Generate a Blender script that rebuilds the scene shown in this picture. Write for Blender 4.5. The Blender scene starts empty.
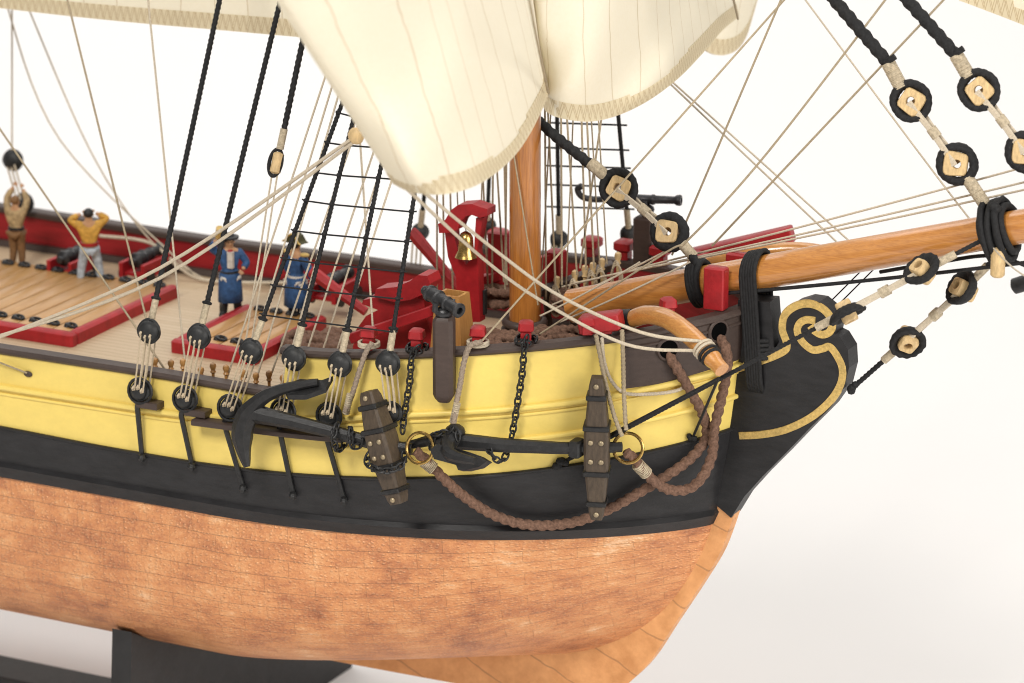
import bpy, math, random
from math import sin, cos, pi, radians, sqrt, exp
from mathutils import Vector, Matrix
random.seed(7)
V = Vector
C = bpy.context.scene.collection
SC = bpy.context.scene
# ------------------------------------------------------------------ camera (1 unit = 1 cm of the model)
# ship frame: X towards the bow, Y to port, Z up; origin on the foremast centreline
IW, IH, FP, TH, PI_ = 1024, 683, 3600.0, radians(27), radians(17)
CR = V((cos(TH), sin(TH), 0))
CD = V((-sin(TH)*cos(PI_), cos(TH)*cos(PI_), -sin(PI_)))
CU = CR.cross(CD)
DIST = FP/34.0
CAM = -(CD*DIST + CR*((525-IW/2)/34.0) - CU*((318-IH/2)/34.0))
cam = bpy.data.cameras.new('camera'); camo = bpy.data.objects.new('camera', cam); C.objects.link(camo)
camo.matrix_world = Matrix(((CR.x, CU.x, -CD.x, CAM.x), (CR.y, CU.y, -CD.y, CAM.y), (CR.z, CU.z, -CD.z, CAM.z), (0, 0, 0, 1)))
cam.sensor_width = 36; cam.lens = 36*FP/IW
cam.clip_start = 1; cam.clip_end = 2000
cam.dof.use_dof = True; cam.dof.focus_distance = 101.5; cam.dof.aperture_fstop = 0.2
SC.camera = camo
SC.cycles.filter_width = 1.05
SC.view_settings.view_transform = 'Standard'; SC.view_settings.look = 'None'
SC.view_settings.exposure = 0.0; SC.view_settings.gamma = 1.0
# ------------------------------------------------------------------ studio light
w = bpy.data.worlds.new('World'); SC.world = w; w.use_nodes = True
w.node_tree.nodes['Background'].inputs[0].default_value = (1.0, 0.985, 0.97, 1)
w.node_tree.nodes['Background'].inputs[1].default_value = 0.24
def area(name, loc, target, size, power, col=(1, .96, .9)):
    l = bpy.data.lights.new(name, 'AREA'); l.shape = 'RECTANGLE'; l.size = size[0]; l.size_y = size[1]; l.energy = power; l.color = col
    o = bpy.data.objects.new(name, l); C.objects.link(o); o.location = loc
    o.rotation_euler = (V(target)-V(loc)).to_track_quat('-Z', 'Y').to_euler()
    return o
area('key_softbox', (0, -95, 85), (0, 0, 0), (34, 34), 120000, (1, .96, .90))
area('fill_softbox', (100, -35, 35), (2, 0, 0), (60, 60), 86000, (1, .965, .91))
area('backdrop_fill', (-40, 50, 120), (-40, 100, -10), (220, 90), 165000, (1, .995, .985))  # added out of view, only to whiten the backdrop
# ------------------------------------------------------------------ helpers: pixel ray -> point on a named real surface
def ray(px, py):
    return (CD*FP + CR*(px-IW/2) - CU*(py-IH/2)).normalized()
def onp(px, py, ax, val):
    r = ray(px, py); return CAM + r*((val-CAM[ax])/r[ax])
def A(px, py, y=0.0): return onp(px, py, 1, y)
def AX(px, py, x): return onp(px, py, 0, x)
def AZ(px, py, z): return onp(px, py, 2, z)
def proj(P):
    v = V(P)-CAM; z = v.dot(CD); return (IW/2+FP*v.dot(CR)/z, IH/2-FP*v.dot(CU)/z)
def interp(x, tab):
    if x <= tab[0][0]: return tab[0][1]
    for (a, b), (c, d) in zip(tab, tab[1:]):
        if x <= c: return b+(d-b)*(x-a)/(c-a)
    return tab[-1][1]
def smooth_interp(x, tab):
    s = 0; n = 9
    for i in range(n): s += interp(x+(i-4)*.22, tab)
    return s/n
# hull form ---------------------------------------------------------
STEMT = [(-11.6, -9), (-11.2, -2.5), (-10.85, .8), (-10.3, 2.4), (-9.9, 3.2), (-9.3, 4.15), (-8.5, 4.95), (-7.4, 5.6), (-6.3, 6.1), (-5.1, 6.44), (-3.6, 6.62), (-2.2, 6.86), (0, 7.08), (3, 7.3)]
def xs(z): return smooth_interp(z, STEMT)
def form(z):
    if z >= -5.3:
        t = min(1, max(0, (z+5.3)/2.2)); t2 = min(1, max(0, (z+3.6)/4))
        return 6.2+.1*t-.1*t2, -7+t, 2.0+.2*t, 1.3+.2*t+.1*t2
    t = min(1, (-5.3-z)/6.15)
    return 6.2*max(0, 1-t**4)**.5, -7-1.5*t, 2.0-.3*t, 1.3-.62*t
def hb(x, z):
    B, x0, n, m = form(z); X = xs(z)
    if x <= x0: return B
    s = (x-x0)/(X-x0)
    if s >= 1: return 0
    return B*(1-s**n)**(1/m)
def hn(x, z):
    e = .03; dx = (hb(x+e, z)-hb(x-e, z))/(2*e); dz = (hb(x, z+e)-hb(x, z-e))/(2*e)
    return V((-dx, -1, -dz)).normalized()       # outward, starboard side
def S(px, py, off=0.0):
    r = ray(px, py); lo = 80.; step = .15; t = lo
    def g(t):
        P = CAM+r*t; n = hn(P.x, P.z) if off else None
        h = hb(P.x, P.z)
        if P.x > xs(P.z): return -1-P.x+xs(P.z)
        return P.y + h + (off/max(.3, -n.y) if off else 0)
    while t < 140 and g(t) < 0: t += step
    a, b = t-step, t
    for _ in range(18):
        m = (a+b)/2
        if g(m) < 0: a = m
        else: b = m
    return CAM+r*b
def hp(x, z, off=0.0, side=-1):
    n = hn(x, z); P = V((x, -hb(x, z), z))+n*off
    return V((P.x, P.y*(-side), P.z)) if side > 0 else P
ZCAP = [(-40, -.9), (-14.4, -1.24), (-9, -1.2), (-5, -1.24), (-4.4, -1.24)]
ZFC = [(-5, .02), (-2.5, .19), (-.5, .40), (1.2, .60), (2.5, .74), (4, .91), (5.2, 1.04), (6.4, 1.23), (7.3, 1.38)]
ZYB = [(-40, -3.5), (-14.4, -3.66), (-10.9, -3.74), (-7.4, -3.73), (-4.1, -3.58), (-1, -3.36), (1.7, -3.07), (4.65, -2.64), (7.1, -2.2)]
XBRK = -4.6
def zcap(x): return smooth_interp(x, ZCAP) if x < XBRK else smooth_interp(x, ZFC)
def zyb(x): return smooth_interp(x, ZYB)
ZBB = -5.27
def DK(x): return -2.1+.045*max(0, x+5)
# ------------------------------------------------------------------ mesh builder
class MB:
    def __init__(s): s.v = []; s.f = []; s.uv = None; s.mi = []
    def add(s, vs, fs, m=0):
        b = len(s.v); s.v += [V(v) for v in vs]; s.f += [tuple(i+b for i in f) for f in fs]; s.mi += [m]*len(fs); return s
    def box(s, c, size, ax=None, taper=1.0, bev=.12, m=0):
        # bevelled box: c centre, size, ax = 3 axes; taper scales the top (third axis)
        c = V(c); ax = ax or (V((1, 0, 0)), V((0, 1, 0)), V((0, 0, 1)))
        hx, hy, hz = [q/2 for q in size]; b = bev*min(hx, hy, hz)*2*.5
        vs = []; fs = []
        rings = [(-hz, b), (-hz+b, 0), (hz-b, 0), (hz, b)]
        for (z, ins) in rings:
            k = 1+(taper-1)*(z+hz)/(2*hz)
            X, Y = hx*k-ins, hy*k-ins
            for (x, y) in ((X-b, -Y), (X, -Y+b), (X, Y-b), (X-b, Y), (-X+b, Y), (-X, Y-b), (-X, -Y+b), (-X+b, -Y)):
                vs.append(c+ax[0]*x+ax[1]*y+ax[2]*z)
        for r in range(3):
            for i in range(8): fs.append((r*8+i, r*8+(i+1) % 8, r*8+8+(i+1) % 8, r*8+8+i))
        fs.append(tuple(range(7, -1, -1))); fs.append(tuple(range(24, 32)))
        return s.add(vs, fs, m)
    def tube(s, pts, r, n=8, lobes=0, pitch=1.0, cap=True, closed=False, amp=.17, sq=None, m=0, ph=0):
        pts = [V(p) for p in pts]; N = len(pts)
        if not hasattr(r, '__len__'): r = [r]*N
        tan = []
        for i in range(N):
            if closed: a, b = pts[i-1], pts[(i+1) % N]
            else: a, b = pts[max(0, i-1)], pts[min(N-1, i+1)]
            d = b-a; tan.append(d.normalized() if d.length > 1e-9 else V((0, 0, 1)))
        ref = V((0, 0, 1)) if abs(tan[0].z) < .9 else V((1, 0, 0))
        u = (ref-tan[0]*ref.dot(tan[0])).normalized()
        vs = []; L = 0
        for i in range(N):
            if i: L += (pts[i]-pts[i-1]).length
            u = (u-tan[i]*u.dot(tan[i])).normalized(); w_ = tan[i].cross(u)
            for k in range(n):
                a = 2*pi*k/n + (pi/n if sq else 0)
                rr = r[i]
                if lobes: rr *= 1+amp*cos(lobes*a - 2*pi*L/pitch*1.0*lobes/3 + ph)
                cx, cy = cos(a)*rr, sin(a)*rr
                if sq: cx *= sq[0]; cy *= sq[1]
                vs.append(pts[i]+u*cx+w_*cy)
        fs = []
        for i in range(N-1 if not closed else N):
            j = (i+1) % N
            for k in range(n):
                k2 = (k+1) % n
                fs.append((i*n+k, i*n+k2, j*n+k2, j*n+k))
        if cap and not closed:
            fs.append(tuple(range(n-1, -1, -1))); fs.append(tuple((N-1)*n+k for k in range(n)))
        return s.add(vs, fs, m)
    def lathe(s, prof, o, axis, n=20, m=0):
        # prof: (radius, height) list along axis
        o = V(o); a = V(axis).normalized(); ref = V((0, 0, 1)) if abs(a.z) < .9 else V((1, 0, 0))
        u = (ref-a*ref.dot(a)).normalized(); w_ = a.cross(u); vs = []; fs = []
        for (r, h) in prof:
            for k in range(n):
                t = 2*pi*k/n; vs.append(o+a*h+u*(cos(t)*r)+w_*(sin(t)*r))
        for i in range(len(prof)-1):
            for k in range(n):
                k2 = (k+1) % n; fs.append((i*n+k, i*n+k2, i*n+n+k2, i*n+n+k))
        fs.append(tuple(range(n-1, -1, -1))); fs.append(tuple((len(prof)-1)*n+k for k in range(n)))
        return s.add(vs, fs, m)
    def ball(s, c, r, n=12, sc=(1, 1, 1), m=0):
        c = V(c); vs = []; fs = []; R = n//2
        for i in range(R+1):
            p = pi*i/R
            for k in range(n):
                t = 2*pi*k/n; vs.append(c+V((r*sc[0]*sin(p)*cos(t), r*sc[1]*sin(p)*sin(t), r*sc[2]*cos(p))))
        for i in range(R):
            for k in range(n): fs.append((i*n+k, i*n+n+k, i*n+n+(k+1) % n, i*n+(k+1) % n))
        return s.add(vs, fs, m)
    def torus(s, c, axis, R, r, n=20, k=8, lobes=0, arc=1.0, sc=None, ph=0):
        a = V(axis).normalized(); ref = V((0, 0, 1)) if abs(a.z) < .9 else V((1, 0, 0))
        u = (ref-a*ref.dot(a)).normalized(); w_ = a.cross(u); sx, sy = sc or (1, 1)
        pts = [V(c)+u*(cos(2*pi*arc*i/n+ph)*R*sx)+w_*(sin(2*pi*arc*i/n+ph)*R*sy) for i in range(n)]
        return s.tube(pts, r, k, closed=arc >= 1, lobes=lobes, pitch=.55 if lobes else 1)
    def prism(s, poly, d, m=0):
        # poly: 3D points of one face, d: extrusion vector
        n = len(poly); vs = [V(p) for p in poly]+[V(p)+V(d) for p in poly]
        fs = [tuple(range(n)), tuple(range(2*n-1, n-1, -1))]+[(i, i+n, (i+1) % n+n, (i+1) % n) for i in range(n)]
        return s.add(vs, fs, m)
    def grid(s, rows, m=0):
        b = len(s.v); R, K = len(rows), len(rows[0])
        s.add([p for r in rows for p in r], [(i*K+j, i*K+j+1, i*K+K+j+1, i*K+K+j) for i in range(R-1) for j in range(K-1)], m)
        return s
    def build(s, name, mat, parent=None, smooth=True, uv=None, ang=40):
        me = bpy.data.meshes.new(name)
        if parent is not None: off = V(parent['_o'])
        else: off = sum(s.v, V())/len(s.v)
        me.from_pydata([v-off for v in s.v], [], s.f); me.validate()
        mats = mat if isinstance(mat, (list, tuple)) else [mat]
        for q in mats: me.materials.append(q)
        if len(mats) > 1 and len(me.polygons) == len(s.mi): me.polygons.foreach_set('material_index', s.mi)
        if uv:
            l = me.uv_layers.new(name='UVMap')
            for lp in me.loops: l.data[lp.index].uv = uv[lp.vertex_index]
        import bmesh
        bm = bmesh.new(); bm.from_mesh(me); bmesh.ops.recalc_face_normals(bm, faces=bm.faces); bm.to_mesh(me); bm.free()
        if smooth:
            me.polygons.foreach_set('use_smooth', [True]*len(me.polygons))
            me.set_sharp_from_angle(angle=radians(ang))
        o = bpy.data.objects.new(name, me); C.objects.link(o)
        if parent is not None: o.parent = parent; o['_o'] = parent['_o']
        else: o.location = off; o['_o'] = tuple(off)
        return o
def tag(o, label, cat, group=None, kind=None):
    if label: o['label'] = label
    if cat: o['category'] = cat
    if group: o['group'] = group
    if kind: o['kind'] = kind
    return o
def thing(name, loc, label, cat, group=None):
    o = bpy.data.objects.new(name, None); C.objects.link(o); o.empty_display_size = .2
    o.location = V(loc); o['_o'] = tuple(V(loc)); return tag(o, label, cat, group)
def cat_rom(pts, k=6):
    pts = [V(p) for p in pts]; out = []
    for i in range(len(pts)-1):
        p0, p1, p2, p3 = pts[max(0, i-1)], pts[i], pts[i+1], pts[min(len(pts)-1, i+2)]
        for j in range(k):
            t = j/k
            out.append(.5*((2*p1)+(p2-p0)*t+(2*p0-5*p1+4*p2-p3)*t*t+(3*p1-p0-3*p2+p3)*t**3))
    out.append(pts[-1]); return out
def resamp(pts, step):
    pts = [V(p) for p in pts]; out = [pts[0]]; acc = 0
    for a, b in zip(pts, pts[1:]):
        L = (b-a).length; n = max(1, int(round(L/step)))
        for i in range(1, n+1): out.append(a.lerp(b, i/n))
    return out
def sag(a, b, s, n=14):
    a, b = V(a), V(b); return [a.lerp(b, i/n)-V((0, 0, 4*s*(i/n)*(1-i/n))) for i in range(n+1)]
# ------------------------------------------------------------------ materials
def mat(name, col, rough=.5, spec=.5, var=.12, vs=3.0, bump=0.0, bs=30.0, metal=0.0, stretch=(1, 1, 1), col2=None, coat=0.0, fine=0.0):
    m = bpy.data.materials.new(name); m.use_nodes = True; nt = m.node_tree; N = nt.nodes; L = nt.links
    b = N['Principled BSDF']; b.inputs['Roughness'].default_value = rough; b.inputs['Metallic'].default_value = metal
    b.inputs['Specular IOR Level'].default_value = spec; b.inputs['Coat Weight'].default_value = coat
    tc = N.new('ShaderNodeTexCoord'); mp = N.new('ShaderNodeMapping'); mp.inputs['Scale'].default_value = stretch
    L.new(tc.outputs['Object'], mp.inputs['Vector'])
    n1 = N.new('ShaderNodeTexNoise'); n1.inputs['Scale'].default_value = vs; n1.inputs['Detail'].default_value = 6; n1.inputs['Roughness'].default_value = .65
    L.new(mp.outputs[0], n1.inputs['Vector'])
    r = N.new('ShaderNodeValToRGB'); r.color_ramp.elements[0].position = .3; r.color_ramp.elements[1].position = .72
    c2 = col2 or tuple(c*(1-2.2*var) for c in col)
    r.color_ramp.elements[0].color = (*c2, 1); r.color_ramp.elements[1].color = (*[min(1, c*(1+var)) for c in col], 1)
    L.new(n1.outputs['Fac'], r.inputs[0]); L.new(r.outputs[0], b.inputs['Base Color'])
    rr = N.new('ShaderNodeMapRange'); rr.inputs['To Min'].default_value = max(0, rough-.1); rr.inputs['To Max'].default_value = min(1, rough+.12)
    n2 = N.new('ShaderNodeTexNoise'); n2.inputs['Scale'].default_value = bs; n2.inputs['Detail'].default_value = 4
    L.new(mp.outputs[0], n2.inputs['Vector']); L.new(n2.outputs['Fac'], rr.inputs['Value']); L.new(rr.outputs[0], b.inputs['Roughness'])
    if bump:
        bp = N.new('ShaderNodeBump'); bp.inputs['Strength'].default_value = bump; bp.inputs['Distance'].default_value = .05
        L.new(n2.outputs['Fac'], bp.inputs['Height']); L.new(bp.outputs[0], b.inputs['Normal'])
    return m
class NT:
    def __init__(s, m): s.nt = m.node_tree; s.N = s.nt.nodes; s.b = s.N['Principled BSDF']
    def n(s, t, **k):
        q = s.N.new(t)
        for a, v in k.items():
            if a in q.inputs: q.inputs[a].default_value = v
            else: setattr(q, a, v)
        return q
    def l(s, a, b): s.nt.links.new(a, b)
    def math(s, op, a, b=None, c=None):
        q = s.N.new('ShaderNodeMath'); q.operation = op
        for i, x in enumerate((a, b, c)):
            if x is None: continue
            if isinstance(x, (int, float)): q.inputs[i].default_value = x
            else: s.l(x, q.inputs[i])
        return q.outputs[0]
    def mix(s, fac, a, b, blend='MIX'):
        q = s.N.new('ShaderNodeMix'); q.data_type = 'RGBA'; q.blend_type = blend
        for i, x in ((0, fac), (6, a), (7, b)):
            if isinstance(x, (int, float)): q.inputs[i].default_value = x
            elif isinstance(x, tuple): q.inputs[i].default_value = (*x, 1)
            else: s.l(x, q.inputs[i])
        return q.outputs[2]
def newm(name):
    m = bpy.data.materials.new(name); m.use_nodes = True; return m, NT(m)
M = {}
M['yellow'] = mat('yellow paint', (.80, .61, .16), .42, .4, .025, 2.5, .08, 9, stretch=(1, 1, 1.5))
M['black'] = mat('black hull paint', (.019, .0185, .020), .48, .35, .2, 2.0, .14, 22, stretch=(.6, .6, 2))
M['brown'] = mat('dark brown wood', (.060, .040, .033), .5, .4, .10, 4, .12, 30, stretch=(.5, 1, 2))
M['red'] = mat('red paint', (.36, .014, .018), .45, .4, .12, 3, .12, 20)
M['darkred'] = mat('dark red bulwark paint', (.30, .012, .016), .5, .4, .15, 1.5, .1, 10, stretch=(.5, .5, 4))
M['iron'] = mat('blackened metal', (.018, .018, .019), .45, .45, .25, 6, .2, 25, metal=.15)
M['gunmetal'] = mat('dark gun metal', (.045, .045, .048), .38, .5, .2, 6, .15, 25, metal=.5)
M['brass'] = mat('brass', (.55, .36, .12), .25, .5, .15, 8, .05, 20, metal=1)
M['gold'] = mat('gold ochre paint', (.60, .41, .13), .5, .4, .18, 12, .3, 60)
M['box'] = mat('pale boxwood', (.62, .44, .22), .5, .4, .15, 4, .1, 30, stretch=(3, 1, 1))
M['stock'] = mat('anchor stock wood', (.075, .053, .035), .5, .4, .2, 6, .15, 30, stretch=(2, 2, .5))
M['tan'] = mat('tan thread', (.40, .325, .22), .9, .2, .15, 20, .3, 60)
M['pale'] = mat('pale thread', (.57, .49, .375), .9, .2, .12, 20, .3, 60)
M['greyrope'] = mat('grey hemp rope', (.33, .26, .20), .9, .2, .2, 20, .4, 60)
M['lany'] = mat('lanyard thread', (.50, .41, .29), .9, .2, .12, 20, .3, 60)
M['seiz'] = mat('seizing thread', (.50, .42, .30), .85, .2, .2, 12, .3, 50)
M['blackrope'] = mat('black rope', (.017, .017, .018), .75, .3, .25, 12, .3, 60)
M['cable'] = mat('brown cable rope', (.20, .115, .08), .85, .2, .25, 14, .4, 70)
M['deadeye'] = mat('black deadeye wood', (.018, .019, .02), .5, .4, .2, 6, .15, 30)
M['blue'] = mat('blue paint', (.032, .088, .215), .55, .3, .25, 8, .1, 20)
M['skin'] = mat('painted skin', (.50, .28, .15), .55, .3, .1, 8)
M['yshirt'] = mat('ochre yellow paint', (.60, .33, .06), .55, .3, .2, 8)
M['white'] = mat('white paint', (.62, .58, .52), .6, .3, .12, 8)
M['ltblue'] = mat('pale blue paint', (.44, .49, .54), .6, .3, .25, 9)
M['tanpaint'] = mat('tan brown paint', (.23, .12, .05), .6, .3, .2, 8)
M['tanshirt'] = mat('pale tan paint', (.46, .33, .17), .6, .3, .25, 8)
M['hole_shade'] = mat('painted hole shade', (.004, .004, .004), .95, .0, .1, 8)  # near black, stands in for the shade inside a hole
M['blackpaint'] = mat('black figure paint', (.02, .02, .02), .5, .4, .2, 8)
M['olive'] = mat('olive black felt', (.06, .055, .02), .6, .3, .2, 8)
M['stand'] = mat('dark grey stand paint', (.02, .02, .021), .5, .4, .15, 1.5, .06, 12)
def varnish(name, ca, cb, stretch, scale=9, coat=1.0):
    m, t = newm(name); b = t.b
    tc = t.n('ShaderNodeTexCoord'); mp = t.n('ShaderNodeMapping', Scale=stretch); t.l(tc.outputs['Object'], mp.inputs[0])
    n = t.n('ShaderNodeTexNoise', Scale=scale, Detail=8, Roughness=.6, Distortion=.4); t.l(mp.outputs[0], n.inputs['Vector'])
    n2 = t.n('ShaderNodeTexNoise', Scale=scale*.2, Detail=2); t.l(mp.outputs[0], n2.inputs['Vector'])
    r = t.n('ShaderNodeValToRGB'); e = r.color_ramp.elements
    e[0].position = .33; e[0].color = (*cb, 1); e[1].position = .66; e[1].color = (*ca, 1)
    f = t.math('ADD', t.math('MULTIPLY', n.outputs['Fac'], .72), t.math('MULTIPLY', n2.outputs['Fac'], .3)); t.l(f, r.inputs[0])
    t.l(r.outputs[0], b.inputs['Base Color']); b.inputs['Roughness'].default_value = .38
    b.inputs['Coat Weight'].default_value = coat; b.inputs['Coat Roughness'].default_value = .1
    bp = t.n('ShaderNodeBump', Strength=.12, Distance=.03); t.l(n.outputs['Fac'], bp.inputs['Height']); t.l(bp.outputs[0], b.inputs['Normal'])
    return m
M['mast'] = varnish('varnished mast wood', (.46, .175, .03), (.26, .085, .013), (3, 3, .16))
M['sprit'] = varnish('varnished bowsprit wood', (.56, .24, .052), (.36, .13, .024), (.14, 3, 3))
M['knot'] = varnish('varnished curved timber', (.58, .27, .065), (.38, .145, .03), (.5, 3, 3))
M['hatch'] = varnish('hatch board wood', (.50, .28, .10), (.36, .18, .055), (3, .2, 3), 6, .1)
M['panel'] = varnish('pale case wood', (.48, .25, .08), (.36, .165, .045), (3, 3, .3), 6, .2)
# planked deck, from UV (metres along, across)
def planks(name, ca, cb, seam, wid, length, rough=.5):
    m, t = newm(name); b = t.b; uv = t.n('ShaderNodeUVMap')
    br = t.n('ShaderNodeTexBrick', Scale=1.0); br.inputs['Brick Width'].default_value = length; br.inputs['Row Height'].default_value = wid
    br.inputs['Mortar Size'].default_value = .012; br.inputs['Mortar Smooth'].default_value = .3; br.inputs['Bias'].default_value = 0
    br.inputs['Color1'].default_value = (*ca, 1); br.inputs['Color2'].default_value = (*cb, 1); br.inputs['Mortar'].default_value = (*seam, 1)
    t.l(uv.outputs[0], br.inputs['Vector'])
    mp = t.n('ShaderNodeMapping', Scale=(.6, 8, 1)); t.l(uv.outputs[0], mp.inputs[0])
    n = t.n('ShaderNodeTexNoise', Scale=4, Detail=6); t.l(mp.outputs[0], n.inputs['Vector'])
    k = t.n('ShaderNodeMapRange'); k.inputs['To Min'].default_value = .78; k.inputs['To Max'].default_value = 1.15; t.l(n.outputs['Fac'], k.inputs['Value'])
    mx = t.n('ShaderNodeMix', data_type='RGBA', blend_type='MULTIPLY'); mx.inputs[0].default_value = 1
    cc = t.n('ShaderNodeCombineColor'); [t.l(k.outputs[0], cc.inputs[i]) for i in range(3)]
    t.l(br.outputs['Color'], mx.inputs[6]); t.l(cc.outputs[0], mx.inputs[7]); t.l(mx.outputs[2], b.inputs['Base Color'])
    b.inputs['Roughness'].default_value = rough
    bp = t.n('ShaderNodeBump', Strength=.25, Distance=.02); t.l(t.math('SUBTRACT', 1, br.outputs['Fac']), bp.inputs['Height']); t.l(bp.outputs[0], b.inputs['Normal'])
    return m
M['deck'] = planks('deck planks', (.53, .41, .27), (.48, .36, .225), (.27, .18, .10), .27, 7.0)
def copper():
    m, t = newm('copper plating'); b = t.b; uv = t.n('ShaderNodeUVMap')
    br = t.n('ShaderNodeTexBrick', Scale=1.0); br.inputs['Brick Width'].default_value = 1.6; br.inputs['Row Height'].default_value = .56
    br.inputs['Mortar Size'].default_value = .011; br.inputs['Mortar Smooth'].default_value = .5; br.offset = .5
    br.inputs['Color1'].default_value = (.2, .2, .2, 1); br.inputs['Color2'].default_value = (.8, .8, .8, 1); br.inputs['Mortar'].default_value = (.5, .5, .5, 1)
    # rows wander a little, as hand laid plates do
    nw = t.n('ShaderNodeTexNoise', Scale=.5, Detail=1); t.l(uv.outputs[0], nw.inputs['Vector'])
    va = t.n('ShaderNodeVectorMath', operation='SCALE'); va.inputs[3].default_value = .16; t.l(nw.outputs['Color'], va.inputs[0])
    vb = t.n('ShaderNodeVectorMath', operation='ADD'); t.l(uv.outputs[0], vb.inputs[0]); t.l(va.outputs[0], vb.inputs[1])
    t.l(vb.outputs[0], br.inputs['Vector'])
    # embossed nail heads
    mp = t.n('ShaderNodeMapping', Scale=(6.2, 8.9, 1), Rotation=(0, 0, .05)); t.l(vb.outputs[0], mp.inputs[0])
    vo = t.n('ShaderNodeTexVoronoi', Scale=1.0, Randomness=.6); t.l(mp.outputs[0], vo.inputs['Vector'])
    n1 = t.n('ShaderNodeTexNoise', Scale=.42, Detail=5, Roughness=.62); t.l(uv.outputs[0], n1.inputs['Vector'])
    n2 = t.n('ShaderNodeTexNoise', Scale=2.2, Detail=6, Roughness=.7)
    mq = t.n('ShaderNodeMapping', Scale=(.6, 1.5, 1)); t.l(uv.outputs[0], mq.inputs[0]); t.l(mq.outputs[0], n2.inputs['Vector'])
    n3 = t.n('ShaderNodeTexNoise', Scale=14, Detail=3); t.l(uv.outputs[0], n3.inputs['Vector'])
    f = t.math('ADD', t.math('MULTIPLY', n1.outputs['Fac'], .62), t.math('MULTIPLY', n2.outputs['Fac'], .38))
    f = t.math('ADD', f, t.math('MULTIPLY', t.math('SUBTRACT', br.outputs['Color'], .5), .07))
    f = t.math('ADD', f, t.math('MULTIPLY', t.math('SUBTRACT', n3.outputs['Fac'], .5), .16))
    r = t.n('ShaderNodeValToRGB'); e = r.color_ramp.elements
    e[0].position = .33; e[0].color = (.30, .11, .055, 1); e[1].position = .67; e[1].color = (.90, .60, .37, 1)
    for p_, c_ in ((.42, (.50, .20, .09, 1)), (.51, (.67, .29, .12, 1)), (.59, (.76, .38, .17, 1))):
        q = e.new(p_); q.color = c_
    t.l(f, r.inputs[0])
    mp2 = t.n('ShaderNodeMapping', Scale=(1.0, 1.25, 1), Rotation=(0, 0, .5)); t.l(uv.outputs[0], mp2.inputs[0])
    # lighter colour over the embossed dots
    dot = t.n('ShaderNodeMapRange'); dot.inputs['From Min'].default_value = .12; dot.inputs['From Max'].default_value = .42; dot.inputs['To Min'].default_value = 1; dot.inputs['To Max'].default_value = 0; t.l(vo.outputs['Distance'], dot.inputs['Value'])
    c = t.mix(t.math('MULTIPLY', dot.outputs[0], t.math('MULTIPLY', n2.outputs['Fac'], .55)), r.outputs[0], (.84, .52, .30))
    n4 = t.n('ShaderNodeTexNoise', Scale=9.5, Detail=2, Roughness=.5, Distortion=.8); t.l(mp2.outputs[0], n4.inputs['Vector'])
    sp = t.n('ShaderNodeMapRange'); sp.inputs['From Min'].default_value = .50; sp.inputs['From Max'].default_value = .60; t.l(n4.outputs['Fac'], sp.inputs['Value'])
    sd = t.n('ShaderNodeMapRange'); sd.inputs['From Min'].default_value = .47; sd.inputs['From Max'].default_value = .36; t.l(n4.outputs['Fac'], sd.inputs['Value'])
    c = t.mix(t.math('MULTIPLY', sp.outputs[0], t.math('MULTIPLY', n1.outputs['Fac'], .16)), c, (.90, .60, .38))
    c = t.mix(t.math('MULTIPLY', sd.outputs[0], .07), c, (.27, .10, .05))
    c = t.mix(t.math('MULTIPLY', br.outputs['Fac'], .2), c, (.25, .14, .09))
    sx = t.n('ShaderNodeSeparateXYZ'); t.l(vb.outputs[0], sx.inputs[0])
    rw = t.math('LESS_THAN', t.math('ABSOLUTE', t.math('SUBTRACT', t.math('FRACT', t.math('MULTIPLY', sx.outputs[1], 1/.56)), .0)), .035)
    c = t.mix(t.math('MULTIPLY', rw, t.math('MULTIPLY', n2.outputs['Fac'], .6)), c, (.28, .17, .12)); t.l(c, b.inputs['Base Color'])
    b.inputs['Metallic'].default_value = .35; b.inputs['Specular IOR Level'].default_value = .5
    rg = t.n('ShaderNodeMapRange'); rg.inputs['To Min'].default_value = .3; rg.inputs['To Max'].default_value = .52; t.l(n2.outputs['Fac'], rg.inputs['Value']); t.l(rg.outputs[0], b.inputs['Roughness'])
    h = t.math('ADD', t.math('ADD', t.math('MULTIPLY', dot.outputs[0], .5), t.math('MULTIPLY', sp.outputs[0], .15)), t.math('MULTIPLY', t.math('SUBTRACT', 1, br.outputs['Fac']), .45))
    bp = t.n('ShaderNodeBump', Strength=.8, Distance=.05); t.l(h, bp.inputs['Height']); t.l(bp.outputs[0], b.inputs['Normal'])
    return m
M['copper'] = copper()
M['stemcopper'] = mat('stem copper sheet', (.72, .36, .15), .5, .4, .1, 1.5, .25, 24, metal=.2, col2=(.56, .25, .09))
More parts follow.
